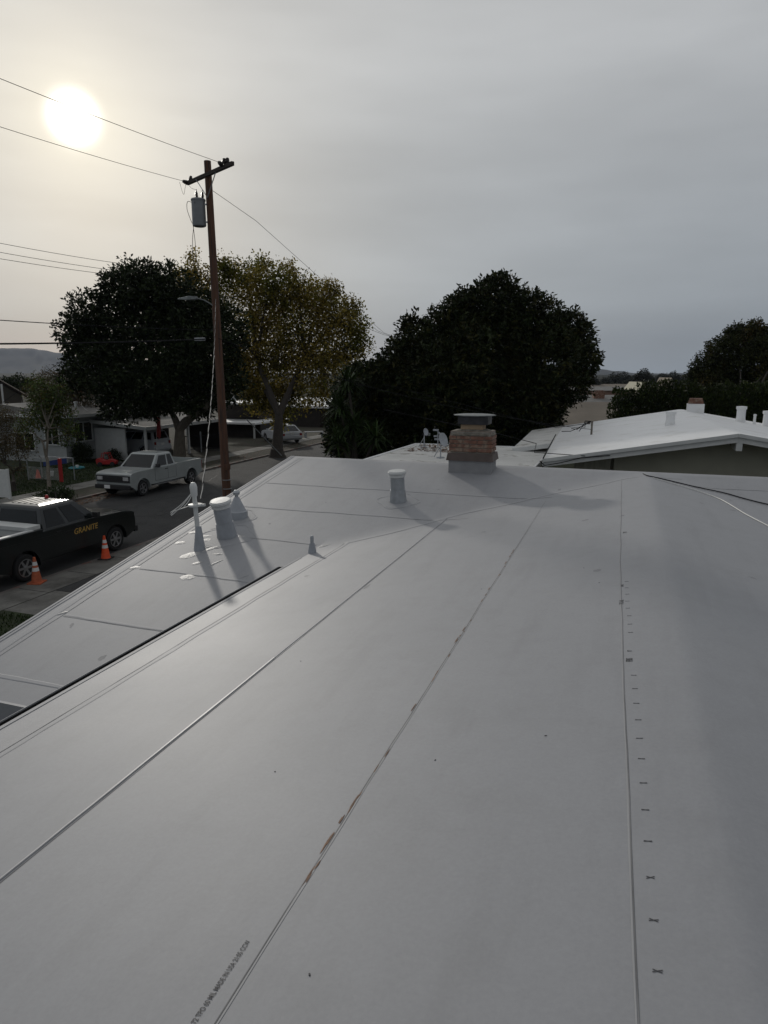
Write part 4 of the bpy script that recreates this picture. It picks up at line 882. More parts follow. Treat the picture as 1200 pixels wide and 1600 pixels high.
def wheel(car, x, y, r, side, paint=chrome, wd=.26, spokes=6):
    wh = thing('wheel', None, None); wh.parent = car; wh.location = (x, y, r)
    rot = Matrix.Rotation(R(-90 * side), 4, 'X')
    b = MB(); b.lathe([(r * .6, -wd / 2), (r * .9, -wd / 2), (r * .98, -wd * .38), (r, -wd * .2), (r, wd * .2), (r * .98, wd * .38), (r * .9, wd / 2), (r * .66, wd / 2), (r * .6, wd * .42)], n=28, mat=rot); b.build('tyre', rubber, wh)
    b = MB(); b.lathe([(r * .64, wd * .30), (r * .66, wd * .49), (r * .60, wd * .50), (r * .56, wd * .30), (.001, wd * .28)], n=28, mat=rot)
    for k in range(spokes):
        mm = rot @ Matrix.Rotation(2 * math.pi * k / spokes, 4, 'Z'); b.box((r * .33, 0, wd * .38), (r * .5, r * .17, .03), 0, 0, mm)
    b.lathe([(r * .16, wd * .3), (r * .15, wd * .5), (.001, wd * .52)], n=14, mat=rot); b.build('rim', paint, wh)
def pickup(name, label, loc, rz, paint, P, rimk=6):
    t = thing(name, label, 'pickup truck', loc, rz); W = P['w'] / 2; r = P['r']; wf, wr = P['wf'], P['wr']; belt, rail, cowl, hoodf = P['belt'], P['rail'], P['cowl'], P['hoodf']
    xf, xr_, cb, cc = P['xf'], P['xr'], P['cabback'], P['cabfront']; sill = P['sill']; ra = r + .10
    top = [(xr_, rail), (cb - .03, rail)] + [(cb - .03, belt), (cc, belt + .0), (cc + .25, cowl), ((cc + xf) / 2 + .2, (cowl + hoodf) / 2 + .03), (xf - .14, hoodf), (xf - .03, hoodf - .05)]
    bot = [(xf, hoodf - .25), (xf, .55), (xf - .12, sill + .03)] + arc(wf, r, ra, -8, 188) + [(wf - ra - .05, sill), (wr + ra + .05, sill)] + arc(wr, r, ra, -8, 188) + [(xr_ + .12, sill + .06), (xr_, .55)]
    b = MB()
    for s_ in (-1, 1):
        y0, y1 = sorted((s_ * (W - .15), s_ * W)); b.prof(top + bot, y0, y1)
    wi = W - .15
    b.prof([(cb - .04, belt - .1), (cc, belt + .005), (cc + .25, cowl + .012), ((cc + xf) / 2 + .2, (cowl + hoodf) / 2 + .05), (xf - .15, hoodf + .014), (xf - .02, hoodf - .05), (xf - .02, .5), (xf - .1, sill), (cb - .04, sill)], -wi - .002, wi + .002)
    b.box(((xr_ + cb) / 2 - .02, 0, .78), (cb - xr_ - .06, 2 * wi + .004, .05)); b.box((xr_ + .03, 0, (rail + .6) / 2), (.06, 2 * wi + .004, rail - .6)); b.box((cb - .09, 0, (rail + .6) / 2), (.05, 2 * wi, rail - .62))
    b.build('body', paint, t, bevel=.022)
    b = MB(); b.box((.0, 0, .5), (xf - xr_ - .6, 2 * wi - .15, .3)); b.build('chassis', plastic, t)
    # cab
    z0, z1 = belt - .02, P['roof']; yb_, yt = W - .035, W - .22; tb, tf = P['tb'], P['tf']
    b = MB()
    rings = [(z0, cb, cc, yb_), (z0 + (z1 - z0) * .9, tb[0], tf[0], yt), (z1 - .015, tb[0] + .05, tf[0] - .08, yt - .07), (z1 + .012, tb[0] + .22, tf[0] - .3, yt - .3)]
    vs = [v for (z, a, c, y) in rings for v in ((a, -y, z), (c, -y, z), (c, y, z), (a, y, z))]
    b.add(vs, [(i * 4 + j, i * 4 + (j + 1) % 4, (i + 1) * 4 + (j + 1) % 4, (i + 1) * 4 + j) for i in range(3) for j in range(4)] + [(12, 13, 14, 15), (3, 2, 1, 0)]); b.build('cab', paint, t, bevel=.02)
    zt = rings[1][0]
    sides = {-1: [(cb, -yb_, z0), (cc, -yb_, z0), (tf[0], -yt, zt), (tb[0], -yt, zt)], 1: [(cc, yb_, z0), (cb, yb_, z0), (tb[0], yt, zt), (tf[0], yt, zt)]}
    for s_ in (-1, 1):
        for (u0, u1) in P['win']:
            if s_ == 1: u0, u1 = 1 - u1, 1 - u0
            b = MB(); quadpanel(b, sides[s_], u0, u1, .10, .90, .008); b.build('window', glass, t)
    b = MB(); quadpanel(b, [(cc, -yb_, z0), (cc, yb_, z0), (tf[0], yt, zt), (tf[0], -yt, zt)], .06, .94, .05, .95, .008); b.build('windscreen', glass, t)
    b = MB(); quadpanel(b, [(cb, yb_, z0), (cb, -yb_, z0), (tb[0], -yt, zt), (tb[0], yt, zt)], .1, .9, .22, .88, .008); b.build('rear_window', glass, t)
    # trim
    for s_ in (-1, 1):
        b = MB()
        for x in P['doors']: b.bar((x, s_ * (W + .001), sill + .12), (x, s_ * (W + .001), belt - .02), .012, .004, up=(0, 1, 0))
        b.bar((P['doors'][0], s_ * (W + .001), sill + .13), (P['doors'][-1], s_ * (W + .001), sill + .13), .01, .004, up=(0, 1, 0))
        b.build('door_gap', plastic, t)
        for x in P['handles']: b = MB(); b.box((x, s_ * (W + .012), belt - .13), (.17, .03, .035)); b.build('door_handle', P.get('hm', plastic), t)
        b = MB(); b.box((cc - .25, s_ * (W + .10), belt + .10), (.12, .20, .17)); b.bar((cc - .2, s_ * (W - .04), belt + .03), (cc - .2, s_ * (W + .04), belt + .06), .04, .04); b.build('wing_mirror', plastic, t, bevel=.012)
        b = MB(); b.box((xf - .005, s_ * (W - P.get('hx', .2)), hoodf - .24), (.09, P.get('hw', .32), P['hl'])); b.build('headlight', lampg, t, bevel=.012)
        b = MB(); b.box((xr_ + .0, s_ * (W - .07), rail - .32), (.05, .14, .42)); b.build('tail_light', tailr, t)
        b = MB(); b.prof(arc(wf, r, ra + .05, 0, 180) + list(reversed(arc(wf, r, ra - .0, 0, 180))), s_ * W - .005, s_ * W + .018); b.prof(arc(wr, r, ra + .05, 0, 180) + list(reversed(arc(wr, r, ra - .0, 0, 180))), s_ * W - .005, s_ * W + .018); b.build('wheel_arch', P.get('am', paint), t)
    b = MB(); b.box((xf + .002, 0, hoodf - .26), (.05, 2 * W - P.get('gw', .72), .30))
    for k in range(3): b.box((xf + .03, 0, hoodf - .37 + k * .08), (.02, 2 * W - .74, .02), 1)
    b.build('grille', [plastic, P.get('gm', plastic)], t)
    b = MB(); b.box((xf + .05, 0, .52), (.16, 2 * W - .04, .2)); b.build('bumper', P.get('bm', plastic), t, bevel=.03)
    b = MB(); b.box((xr_ - .07, 0, .56), (.14, 2 * W - .1, .18)); b.build('bumper', P.get('bm2', chrome), t, bevel=.02)
    b = MB(); b.box((xf + .137, -.25 if P.get('pl') else 0, .53), (.012, .31, .16)); b.build('number_plate', reflec, t)
    for (x, y) in ((wf, -(W - .14)), (wf, W - .14), (wr, -(W - .14)), (wr, W - .14)): wheel(t, x, y, r, 1 if y > 0 else -1, spokes=rimk)
    return t
PBk = dict(w=2.0, r=.385, wf=1.76, wr=-1.76, belt=1.27, rail=1.34, cowl=1.26, hoodf=1.15, xf=2.72, xr=-2.95, cabback=-1.05, cabfront=1.12, roof=1.93, sill=.44, tb=(-.90, 0), tf=(.36, 0), win=((.07, .40), (.47, .82)), doors=(-.72, .08, .95), handles=(-.55, .2), hl=.22)
bk = pickup('pickup_truck', 'black crew cab pickup with gold lettering on its door, beside two cones', (-16.12, 15.36, -.02), math.pi / 2, blackpaint, PBk, 6)
b = MB(); b.box((-1.32, 0, 1.40), (.46, 1.86, .12)); b.box((-1.32, 0, 1.24), (.38, 1.62, .24)); 
tb_ = b.build('tool_box', whitepaint, bk, bevel=.015)
b = MB()
for s_ in (-1, 1): b.box((-2.15, s_ * .93, 1.355), (1.5, .14, .03))
b.build('bed_rail_cap', whitepaint, bk)
b = MB(); b.bar((-2.85, -1.003, 1.12), (2.3, -1.003, 1.02), .02, .006, up=(0, 1, 0)); b.build('body_crease', blackpaint, bk)
b = MB()
for k in range(5): b.box((-.32, -.44 + k * .22, 1.948), (.75, .05, .012))
b.build('roof_rib', blackpaint, bk)
b = MB(); b.lathe([(.05, 1.93), (.055, 1.95), (.048, 2.01), (.025, 2.04), (.001, 2.045)], (.12, .0, 0), 14); b.build('beacon', redp, bk)
mm = Matrix(((1, 0, 0, .02), (0, 0, -1, -1.004), (0, 1, 0, .92), (0, 0, 0, 1)))
text_mesh('GRANITE', .24, mm, 'door_lettering', gold, bk, sx=.98, depth=.003, shear=.15)
PSv = dict(w=1.95, r=.37, wf=1.87, wr=-1.87, belt=1.20, rail=1.23, cowl=1.19, hoodf=1.14, xf=2.72, xr=-2.8, cabback=-.66, cabfront=1.14, roof=1.84, sill=.46, tb=(-.52, 0), tf=(.52, 0), win=((.08, .33), (.40, .86)), doors=(-.62, .02, 1.0), handles=(.15,), hl=.16, gw=.10, hx=.26, hw=.30, bm=plastic, gm=plastic, pl=1, bm2=chrome)
sv = pickup('pickup_truck', 'silver grey extended cab pickup parked across the street facing left', (-21.75, 27.45, -.02), -math.pi / 2, silverpaint, PSv, 5)
b = MB()
for s_ in (-1, 1): b = MB(); b.box((.2, s_ * 1.02, .42), (1.9, .12, .03)); b.build('running_board', chrome, sv)
def hatch(name, label, cat, loc, rz, paint, S, dark_glass=glass):
    t = thing(name, label, cat, loc, rz); W = S['w'] / 2; r = S['r']; xf, xr_ = S['xf'], S['xr']; ra = r + .06; belt = S['belt']; sill = .30
    top = [(xr_, belt - .12), (xr_ + .12, belt + .02), (S['cc'], belt - .02), (xf - .3, S['hood']), (xf - .05, S['hood'] - .12)]
    bot = [(xf, .5), (xf - .1, sill)] + arc(S['wf'], r, ra, -8, 188) + [(S['wf'] - ra - .04, sill), (S['wr'] + ra + .04, sill)] + arc(S['wr'], r, ra, -8, 188) + [(xr_ + .1, sill + .04), (xr_ - .02, .5)]
    b = MB()
    for s_ in (-1, 1): y0, y1 = sorted((s_ * (W - .14), s_ * W)); b.prof(top + bot, y0, y1)
    b.prof([(xr_, belt - .11), (xr_ + .12, belt + .026), (S['cc'], belt - .01), (xf - .3, S['hood'] + .02), (xf - .03, S['hood'] - .1), (xf + .02, .5), (xf - .08, sill), (xr_ + .1, sill), (xr_ - .03, .5)], -W + .138, W - .138)
    b.build('body', paint, t, bevel=.03)
    z0, z1 = belt - .03, S['roof']; yb_, yt = W - .05, W - .24; rb, rf = S['rb'], S['rf']
    rings = [(z0, xr_ + .05, S['cc'], yb_), (z0 + (z1 - z0) * .88, rb, rf, yt), (z1 - .01, rb + .12, rf - .12, yt - .08), (z1 + .02, rb + .35, rf - .4, yt - .3)]
    vs = [v for (z, a, c, y) in rings for v in ((a, -y, z), (c, -y, z), (c, y, z), (a, y, z))]
    b = MB(); b.add(vs, [(i * 4 + j, i * 4 + (j + 1) % 4, (i + 1) * 4 + (j + 1) % 4, (i + 1) * 4 + j) for i in range(3) for j in range(4)] + [(12, 13, 14, 15), (3, 2, 1, 0)]); b.build('cabin', paint, t, bevel=.02)
    zt = rings[1][0]; a, c = rings[0][1], rings[0][2]
    sd = {-1: [(a, -yb_, z0), (c, -yb_, z0), (rf, -yt, zt), (rb, -yt, zt)], 1: [(c, yb_, z0), (a, yb_, z0), (rb, yt, zt), (rf, yt, zt)]}
    for s_ in (-1, 1):
        for (u0, u1) in S['win']:
            if s_ == 1: u0, u1 = 1 - u1, 1 - u0
            b = MB(); quadpanel(b, sd[s_], u0, u1, .12, .92, .008); b.build('window', dark_glass, t)
        b = MB(); b.box((xr_ + .0, s_ * (W - .14), belt - .22), (.06, .2, .2)); b.build('tail_light', tailr, t, bevel=.01)
        b = MB(); b.box((xf - .06, s_ * (W - .2), S['hood'] - .22), (.1, .3, .14)); b.build('headlight', lampg, t, bevel=.01)
        b = MB(); b.box((S['cc'] - .45, s_ * (W + .07), belt + .06), (.1, .16, .12)); b.build('wing_mirror', paint, t, bevel=.01)
    b = MB(); quadpanel(b, [(c, -yb_, z0), (c, yb_, z0), (rf, yt, zt), (rf, -yt, zt)], .06, .94, .05, .95, .008); b.build('windscreen', dark_glass, t)
    b = MB(); quadpanel(b, [(a, yb_, z0), (a, -yb_, z0), (rb, -yt, zt), (rb, yt, zt)], .08, .92, .15, .93, .008); b.build('rear_window', dark_glass, t)
    b = MB(); b.box((xr_ - .04, 0, .55), (.12, 2 * W - .1, .22)); b.build('bumper', paint, t, bevel=.03)
    b = MB(); b.box((xr_ - .02, 0, .82), (.03, .34, .16)); b.build('number_plate', reflec, t)
    for (x, y) in ((S['wf'], -(W - .12)), (S['wf'], W - .12), (S['wr'], -(W - .12)), (S['wr'], W - .12)): wheel(t, x, y, r, 1 if y > 0 else -1, wd=.2, spokes=5)
    return t
hatch('parked_car', 'white hatchback seen from behind, parked by the trunk of the autumn tree', 'car', (-26.3, 49.6, .05), R(142), carwhite, dict(w=1.76, r=.31, xf=2.1, xr=-2.1, wf=1.3, wr=-1.3, belt=.95, cc=1.1, hood=.86, roof=1.46, rb=-1.35, rf=.1, win=((.12, .48), (.52, .86))))
hatch('parked_suv', 'white sport utility car standing inside the shaded carport', 'car', (-31.6, 38.4, .05), math.pi, carwhite, dict(w=1.8, r=.36, xf=2.15, xr=-2.2, wf=1.35, wr=-1.35, belt=1.12, cc=1.0, hood=1.06, roof=1.74, rb=-1.95, rf=.25, win=((.06, .26), (.31, .58), (.62, .88))))
# ------------------------------------------------------------------ traffic cones
def cone(name, label, loc, m, lean=0):
    t = thing(name, label, 'traffic cone', loc, group='traffic cones beside the black pickup')
    b = MB(); b.prism([(-.17, -.19), (.17, -.19), (.19, -.17), (.19, .17), (.17, .19), (-.17, .19), (-.19, .17), (-.19, -.17)], 0, .03); b.build('base', plastic if m is orange else m, t)
    b = MB(); b.lathe([(.145, .03), (.135, .05), (.034, .70), (.03, .72), (.001, .722)], n=20); b.build('cone_body', m, t)
    def rr_(z): return .135 + (.034 - .135) * (z - .05) / .65 + .0015
    for (a, c) in ((.34, .44), (.50, .60)):
        b = MB(); b.lathe([(rr_(a) - .01, a), (rr_(a), a + .001), (rr_(c), c - .001), (rr_(c) - .01, c)], n=20); b.build('reflective_band', reflec, t)
    t.rotation_euler = (R(lean), 0, .3)
    return t
cone('traffic_cone', 'bright orange cone with two white bands, nearer the front wheel of the black pickup', (-14.72, 16.15, .004), orange)
cone('traffic_cone', 'faded orange cone with two white bands, beside the rear wheel of the black pickup', (-14.75, 13.55, .004), faded, 1.5)
# ------------------------------------------------------------------ white-roofed neighbour
nb = thing('neighbouring_house', 'neighbouring house with a bright white low gable roof and olive wall', 'house', (3, 28, 0))
Yn = 21.; pk = ony(1155, 678, Yn); ev = ony(850, 716, Yn); slope_ = (pk.z - ev.z) / (pk.x - ev.x)
RT = R(2.4); ex = Vector((math.cos(RT), math.sin(RT), 0)); ey = Vector((-math.sin(RT), math.cos(RT), 0))
def NP(u, v, z): q = Vector((pk.x, Yn, 0)) + ex * u + ey * v; return Vector((q.x, q.y, z))
hwid = pk.x - ev.x; DEP = 13.6
def nroof(u): return pk.z - slope_ * abs(u)
b = MB(); us = [-hwid - 1.45, -hwid, -hwid * .66, -hwid * .33, -.12, 0, .12, 2, 4, 6, 7.5]; vsq = [0, 1.5, 3, 4.9, 5, 7, 9, 11, DEP]
ids = {}
for j, v in enumerate(vsq):
    for i, u in enumerate(us):
        z = nroof(u) + (-.012 if abs(u) < .05 else 0) + .006 * mn.noise(Vector((u * .7, v * .6, 2)))
        if u < -hwid - .1: z += .09 * 0
        ids[i, j] = len(b.v); b.v.append(tuple(NP(u, v, z)))
for j in range(len(vsq) - 1):
    for i in range(len(us) - 1):
        if i == 0 and vsq[j] < 4.95: continue
        b.f.append((ids[i, j], ids[i + 1, j], ids[i + 1, j + 1], ids[i, j + 1])); b.mi.append(1 if i == 0 else 0); b.sm.append(True)
nr = b.build('roof', [roofw, roofdirty], nb, world=True)
b = MB()
def fascia(a, c, h=.17, dz=0): a, c = Vector(a), Vector(c); b.bar(a + Vector((0, -.02, -h / 2 + dz)), c + Vector((0, -.02, -h / 2 + dz)), .035, h)
fascia(NP(-hwid, 0, nroof(hwid)), NP(0, 0, nroof(0)), .10, .012); fascia(NP(0, 0, nroof(0)), NP(7.5, 0, nroof(7.5)), .10, .012)
fascia(NP(-hwid, .06, nroof(hwid)), NP(0, .06, nroof(0)), .24); fascia(NP(0, .06, nroof(0)), NP(7.5, .06, nroof(7.5)), .24)
b.bar(NP(-hwid - .01, -.02, nroof(hwid) - .10), NP(-hwid - .01, 5, nroof(hwid) - .10), .03, .2); b.bar(NP(-hwid - 1.46, 5, nroof(hwid + 1.45) - .09), NP(-hwid - 1.46, DEP, nroof(hwid + 1.45) - .09), .03, .18)
b.bar(NP(-hwid - 1.45, 4.98, nroof(hwid + 1.45) - .08), NP(-hwid, 4.98, nroof(hwid) - .08), .03, .16)
b.build('fascia', whitepaint, nb, world=True)
b = MB(); wy = .95
b.add([NP(-hwid + 2.05, wy, 0), NP(6.9, wy, 0), NP(6.9, wy, nroof(6.9) - .03), NP(0, wy, nroof(0) - .03), NP(-hwid + 2.05, wy, nroof(-hwid + 2.05) - .03),
       NP(-hwid + 2.05, DEP - .6, 0), NP(6.9, DEP - .6, 0), NP(6.9, DEP - .6, nroof(6.9) - .03), NP(0, DEP - .6, nroof(0) - .03), NP(-hwid + 2.05, DEP - .6, nroof(-hwid + 2.05) - .03)],
      [(0, 1, 2, 3, 4), (9, 8, 7, 6, 5), (0, 4, 9, 5), (1, 6, 7, 2)]); b.build('wall', olive, nb, world=True)
b = MB()
for k in range(7): u = -hwid + .95 + k * .155; b.box(tuple(NP(u, wy + .03 * (k % 2), 1.4)), (.15, .05, 2 * (nroof(u) - .06 - 1.4)), 0, RT)
b.build('board_panel', oliveb, nb, world=True)
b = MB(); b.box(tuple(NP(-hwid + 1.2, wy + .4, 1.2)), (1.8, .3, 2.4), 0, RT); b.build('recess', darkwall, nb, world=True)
q = ony(935, 733, Yn + 1.0); q2 = ony(1045, 741, Yn + 1.0)
wn = thing('window', None, None); wn.parent = nb; wn.location = Vector((q.x, q.y, q.z - 1.2)) - nb.location
ww_ = (q2 - q).length; b = MB()
for (x, z, w_, h_) in ((ww_ / 2, 1.17, ww_ + .12, .07), (ww_ / 2, 0, ww_ + .12, .07), (-.03, .585, .07, 1.1), (ww_ + .03, .585, .07, 1.1), (ww_ / 2, .585, .05, 1.1)): b.box((x, -.03, z), (w_, .09, h_))
b.build('frame', whitepaint, wn); b = MB(); b.box((ww_ / 2, .0, .58), (ww_, .03, 1.1)); b.build('pane', glass, wn); wn.rotation_euler = (0, 0, RT)
b = MB(); q = NP(.06, .45, nroof(0) - .42); b.bar(q + Vector((0, .6, .12)), q + Vector((0, -.42, .12)), .16, .36); b.build('ridge_beam', whitepaint, nb, world=True, bevel=.01)
def npart(name, lab): o = thing(name, None, None); o.parent = nb; tag(o, lab); return o
def nplane(px, py):
    # point of the left slope seen at px, py
    n_ = Vector((-slope_ * math.cos(RT), -slope_ * math.sin(RT), 1)); p0 = NP(0, 0, nroof(0)); d = ray(px, py); return O0 + d * ((p0 - O0).dot(n_) / d.dot(n_))
def nvent(px, py, r, h, lab):
    p = nplane(px, py); o = npart('vent_pipe', lab); o.location = p - nb.location
    b = MB(); b.lathe([(r * 1.25, -.1), (r * 1.2, .02), (r, h * .3), (r, h * .72), (r * 1.05, h * .74), (r * 1.2, h * .78), (r * 1.2, h * .97), (.001, h)], n=16); b.build('pipe', roofw, o)
nvent(1047, 664, .15, .50, 'squat white roof vent halfway up the white slope')
q = ony(1157, 652, 33); 
for (px, py, r, h, lab) in ((1157, 656, .17, .55, 'round white vent on the far slope, left of the thin one'), (1179, 656, .05, .32, 'thin white pipe between the two round vents'), (1199, 659, .17, .55, 'round white vent at the right edge of the photo')):
    q = ony(px, py, 31.5); q.z = nroof((q.x - pk.x)) + .02; o = npart('vent_pipe', lab); o.location = q - nb.location
    b = MB(); b.lathe([(r * 1.2, -.1), (r, .1), (r, h * .72), (r * 1.2, h * .78), (r * 1.2, h * .97), (.001, h)], n=16); b.build('pipe', roofw, o)
q = ony(1086, 641, 33.2); o = npart('chimney', 'short white painted brick chimney on the ridge'); o.location = Vector((q.x, q.y, nroof(q.x - pk.x) - .15)) - nb.location
b = MB(); b.box((0, 0, .2), (.68, .6, .55)); b.build('base', roofw, o, bevel=.01); b = MB()
for k in range(3): b.box((0, 0, .52 + k * .08), (.60 - k * .05, .5, .07))
b.build('brickwork', brick, o)
p = nplane(924, 679); o = npart('service_mast', 'rusty service mast with looping wires on the white slope'); o.location = p - nb.location
b = MB(); b.tube([(0, 0, -.1), (0, 0, .35), (0, 0, .52)], [.04, .035, .05], 8); b.box((-.12, 0, .42), (.12, .06, .06)); b.build('pipe', pm('rusty grey', (.16, .14, .12), var=.3, scale=8), o)
b = MB()
for k, (ex_, ez) in enumerate(((-.45, .12), (-.35, .3), (-.75, .22), (-1.1, .10))):
    b.tube([(0, 0, .5), (-.25, -.05, .52 - .05 * k), (ex_ * .7, -.1, .35 - .08 * k), (ex_, -.12, ez)], .014, 5)
b.build('drip_loop', cable, o)
A_ = NP(-hwid + .1, 0, nroof(hwid) + .05)
wire('phone_line', 'thin dark wire running from the white roof corner left past the huge tree', [NP(-hwid + 1.2, -.05, nroof(hwid - 1.2) - .06), A_ + Vector((-.4, .2, .12)), atd(838, 693, 25), ony(780, 678, 24), ony(600, 640, 26)], .012)
wire('phone_line', 'thin dark wire from the roof mast into the huge tree', [p + Vector((-.1, 0, .42)), atd(868, 668, 28), ony(800, 652, 30), ony(600, 600, 32)], .012)
wire('cable', 'thin dark cable along the lower edge of the white roof', [NP(-hwid + 1.9, -.05, nroof(hwid - 1.9) - .14), NP(-hwid + 1.1, -.07, nroof(hwid - 1.1) - .10), NP(-hwid + .5, -.07, nroof(hwid - .5) - .17), NP(-hwid + .05, -.08, nroof(hwid) - .18), NP(-hwid - .1, -.05, nroof(hwid) - .05)], .014)
b = MB(); a = NP(-hwid + .0, -.1, nroof(hwid) + .04); c = nplane(868, 688) + Vector((0, 0, .22)); b.bar(a, c, .03, .03); tag(b.build('brace_rod', cable), 'thin dark rod leaning over the left corner of the white roof', 'rod')
# flat carport roof between the houses
fz = 2.70; fr = thing('carport', 'low flat roofed carport with a leaf stained white roof, behind the brick chimney', 'carport', (-5, 22, 0))
c1, c2 = onz(586, 714, fz), onz(650, 694, fz); dv = (c2 - c1).normalized(); c0 = c1 - dv * 4.2
rtp = NP(-hwid - 1.3, 5.1, 0); poly = [(c0.x, c0.y), (rtp.x + 1.2, c0.y + .3), (rtp.x + 1.2, c2.y + .15), (c2.x, c2.y)]
b = MB(); b.prism(poly, fz - .14, fz); b.build('roof', roofdirty, fr, world=True)
b = MB()
for i in range(4): a, c = poly[i], poly[(i + 1) % 4]; b.bar((a[0], a[1], fz - .04), (c[0], c[1], fz - .04), .07, .16)
b.build('edge_trim', roofw, fr, world=True)
for i in range(4): b = MB(); x, y = poly[i]; b.box((x + (.25 if x < -5 else -.3), y + (.3 if i < 2 else -.3), (fz - .14) / 2), (.1, .1, fz - .14)); b.build('post', whitepaint, fr, world=True)
def dish(name, label, p, r, rz, tilt):
    t = thing(name, label, 'satellite dish', p, rz); b = MB(); n = 18; prof = [(r * k / 6, .28 * r * (k / 6) ** 2) for k in range(7)]
    mm = Matrix.Translation((0, 0, .62)) @ Matrix.Rotation(R(tilt), 4, 'X') @ Matrix.Diagonal((.82, 1, 1, 1))
    b.lathe([(max(.001, a), z) for a, z in prof] + [(r * .99, .28 * r + .012)] + [(max(.001, a * .97), z + .012) for a, z in reversed(prof)], (0, 0, 0), n, mat=mm); b.build('reflector', galvp, t)
    b = MB(); b.tube([(0, .05, 0), (0, .05, .45), (0, .02, .6)], .022, 8); b.box((0, .05, .02), (.22, .18, .04)); b.tube([(0, .04, .45), (0, .35, .02)], .014, 6); b.build('mast', galvp, t)
    b = MB(); b.tube([mm @ Vector((0, -r, .28 * r)), mm @ Vector((0, -r * .9, r * 1.25))], .016, 6); b.box(tuple(mm @ Vector((0, -r * .85, r * 1.3))), (.07, .07, .1)); b.build('feed_arm', capt, t)
d1 = onz(690, 716, fz); dish('satellite_dish', 'grey satellite dish standing edge on, next to the brick chimney', (d1.x, d1.y, fz), .25, R(62), 72)
d2 = onz(664, 700, fz); dish('satellite_dish', 'small far satellite dish, left of the grey one', (d2.x, d2.y, fz), .15, R(60), 75)
d3 = onz(684, 698, fz); t = thing('tv_antenna', 'small cluttered aerial behind the grey satellite dish', 'aerial', (d3.x, d3.y, fz)); b = MB()
b.tube([(0, 0, 0), (0, 0, .7)], .02, 6); b.build('mast', galvp, t)
b = MB()
for k in range(4): b.box((random.uniform(-.12, .14), 0, .3 + k * .12), (.2, .05, .07), 0, k)
b.build('element', galvp, t)
b = MB(); rs = random.Random(4)
card_field('roof_leaves', 260, c1.x + .4, c1.x + 2.6, c2.y - 2.6, c2.y - .1, fz + .001, .09, litter, 51, .05, 'brown fallen leaves lying on the flat white carport roof', 'fallen leaves', True)
# ------------------------------------------------------------------ bungalow across the street
bg_ = thing('bungalow', 'pale bungalow across the street with a low grey roof and open carport', 'house', (-33, 35, 0))
Yw, Yc = 33.2, 35.7
xw = -32.6
eL = ony(120, 652, Yw).z
b = MB(); b.box(((xw - 41) / 2, (Yw + 42) / 2, eL / 2), (xw + 41, 42 - Yw, eL)); b.build('wall', stucco, bg_, world=True)
xc0 = ony(160, 690, Yc).x; xc1 = ony(196, 690, Yc).x; xc2 = ony(228, 690, Yc).x; zc = ony(195, 670, Yc).z
b = MB(); b.box(((xw + xc1) / 2, Yc + .06, zc / 2), (xc1 - xw, .12, zc)); b.build('carport_wall', whitepaint, bg_, world=True)
b = MB(); b.box(((xw - 41) / 2 + .3, (Yw + 42) / 2, eL + .07), (xw + 41 + 1.2, 42 - Yw + 1.2, .12)); 
b.add([(-42, Yw - .6, eL + .14), (xw + .9, Yw - .6, eL + .14), (xw + .9, 42.6, eL + .14), (-42, 42.6, eL + .14), (-37, Yw - .6, eL + .75), (-37, 42.6, eL + .75)], [(0, 1, 4), (1, 2, 5, 4), (3, 5, 2), (0, 4, 5, 3)])
b.build('roof', roofg, bg_, world=True)
b = MB(); b.bar((xw + .92, Yw - .62, eL + .06), (xw + .92, 42.6, eL + .06), .04, .2); b.bar((-42, Yw - .62, eL + .06), (xw + .92, Yw - .62, eL + .06), .04, .2); b.build('fascia', whitepaint, bg_, world=True)
ze = zc + .05; cr = (xc2 + .35)
b = MB(); b.add([(xw - .4, Yc - .35, ze + .42), (cr, Yc - .35, ze), (cr, 44.5, ze), (xw - .4, 44.5, ze + .42), (xw - .4, Yc - .35, ze + .54), (cr, Yc - .35, ze + .12), (cr, 44.5, ze + .12), (xw - .4, 44.5, ze + .54)], [(0, 3, 2, 1), (4, 5, 6, 7), (0, 1, 5, 4), (1, 2, 6, 5), (2, 3, 7, 6), (3, 0, 4, 7)])
b.build('carport_roof', roofg, bg_, world=True)
b = MB(); b.bar((xw - .4, Yc - .37, ze + .44), (cr + .02, Yc - .37, ze + .03), .04, .22); b.bar((cr + .02, Yc - .37, ze + .03), (cr + .02, 44.5, ze + .03), .04, .22); b.build('carport_fascia', whitepaint, bg_, world=True)
for (x, y) in ((xc2, Yc), (xc2, 40.2), (xc2, 44.3)): b = MB(); b.box((x, y, ze / 2), (.14, .14, ze)); b.build('post', whitepaint, bg_, world=True)
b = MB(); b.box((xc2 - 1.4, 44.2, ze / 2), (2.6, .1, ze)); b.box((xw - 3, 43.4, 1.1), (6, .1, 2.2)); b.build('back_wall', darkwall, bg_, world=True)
def win(x, y, z, w_, h_, face, parent):
    o = thing('window', None, None); o.parent = parent; o.location = Vector((x, y, z)) - parent.location; o.rotation_euler = (0, 0, 0 if face == 'y' else R(90))
    b = MB()
    for (a, c, d, e) in ((0, h_ / 2, w_ + .1, .06), (0, -h_ / 2, w_ + .1, .06), (-w_ / 2, 0, .06, h_), (w_ / 2, 0, .06, h_), (0, 0, .04, h_)): b.box((a, -.03, c), (d, .07, e))
    b.build('frame', whitepaint, o); b = MB(); b.box((0, 0, 0), (w_, .03, h_)); b.build('pane', glass, o)
win(xw + .02, 36.0 - 1.3, 1.9, 1.5, 1.2, 'x', bg_); p = ony(82, 680, Yw - .01); win(p.x, Yw - .02, p.z, 1.1, 1.2, 'y', bg_); p = ony(40, 690, Yw - .01); win(p.x, Yw - .02, p.z, 1.6, 1.1, 'y', bg_)
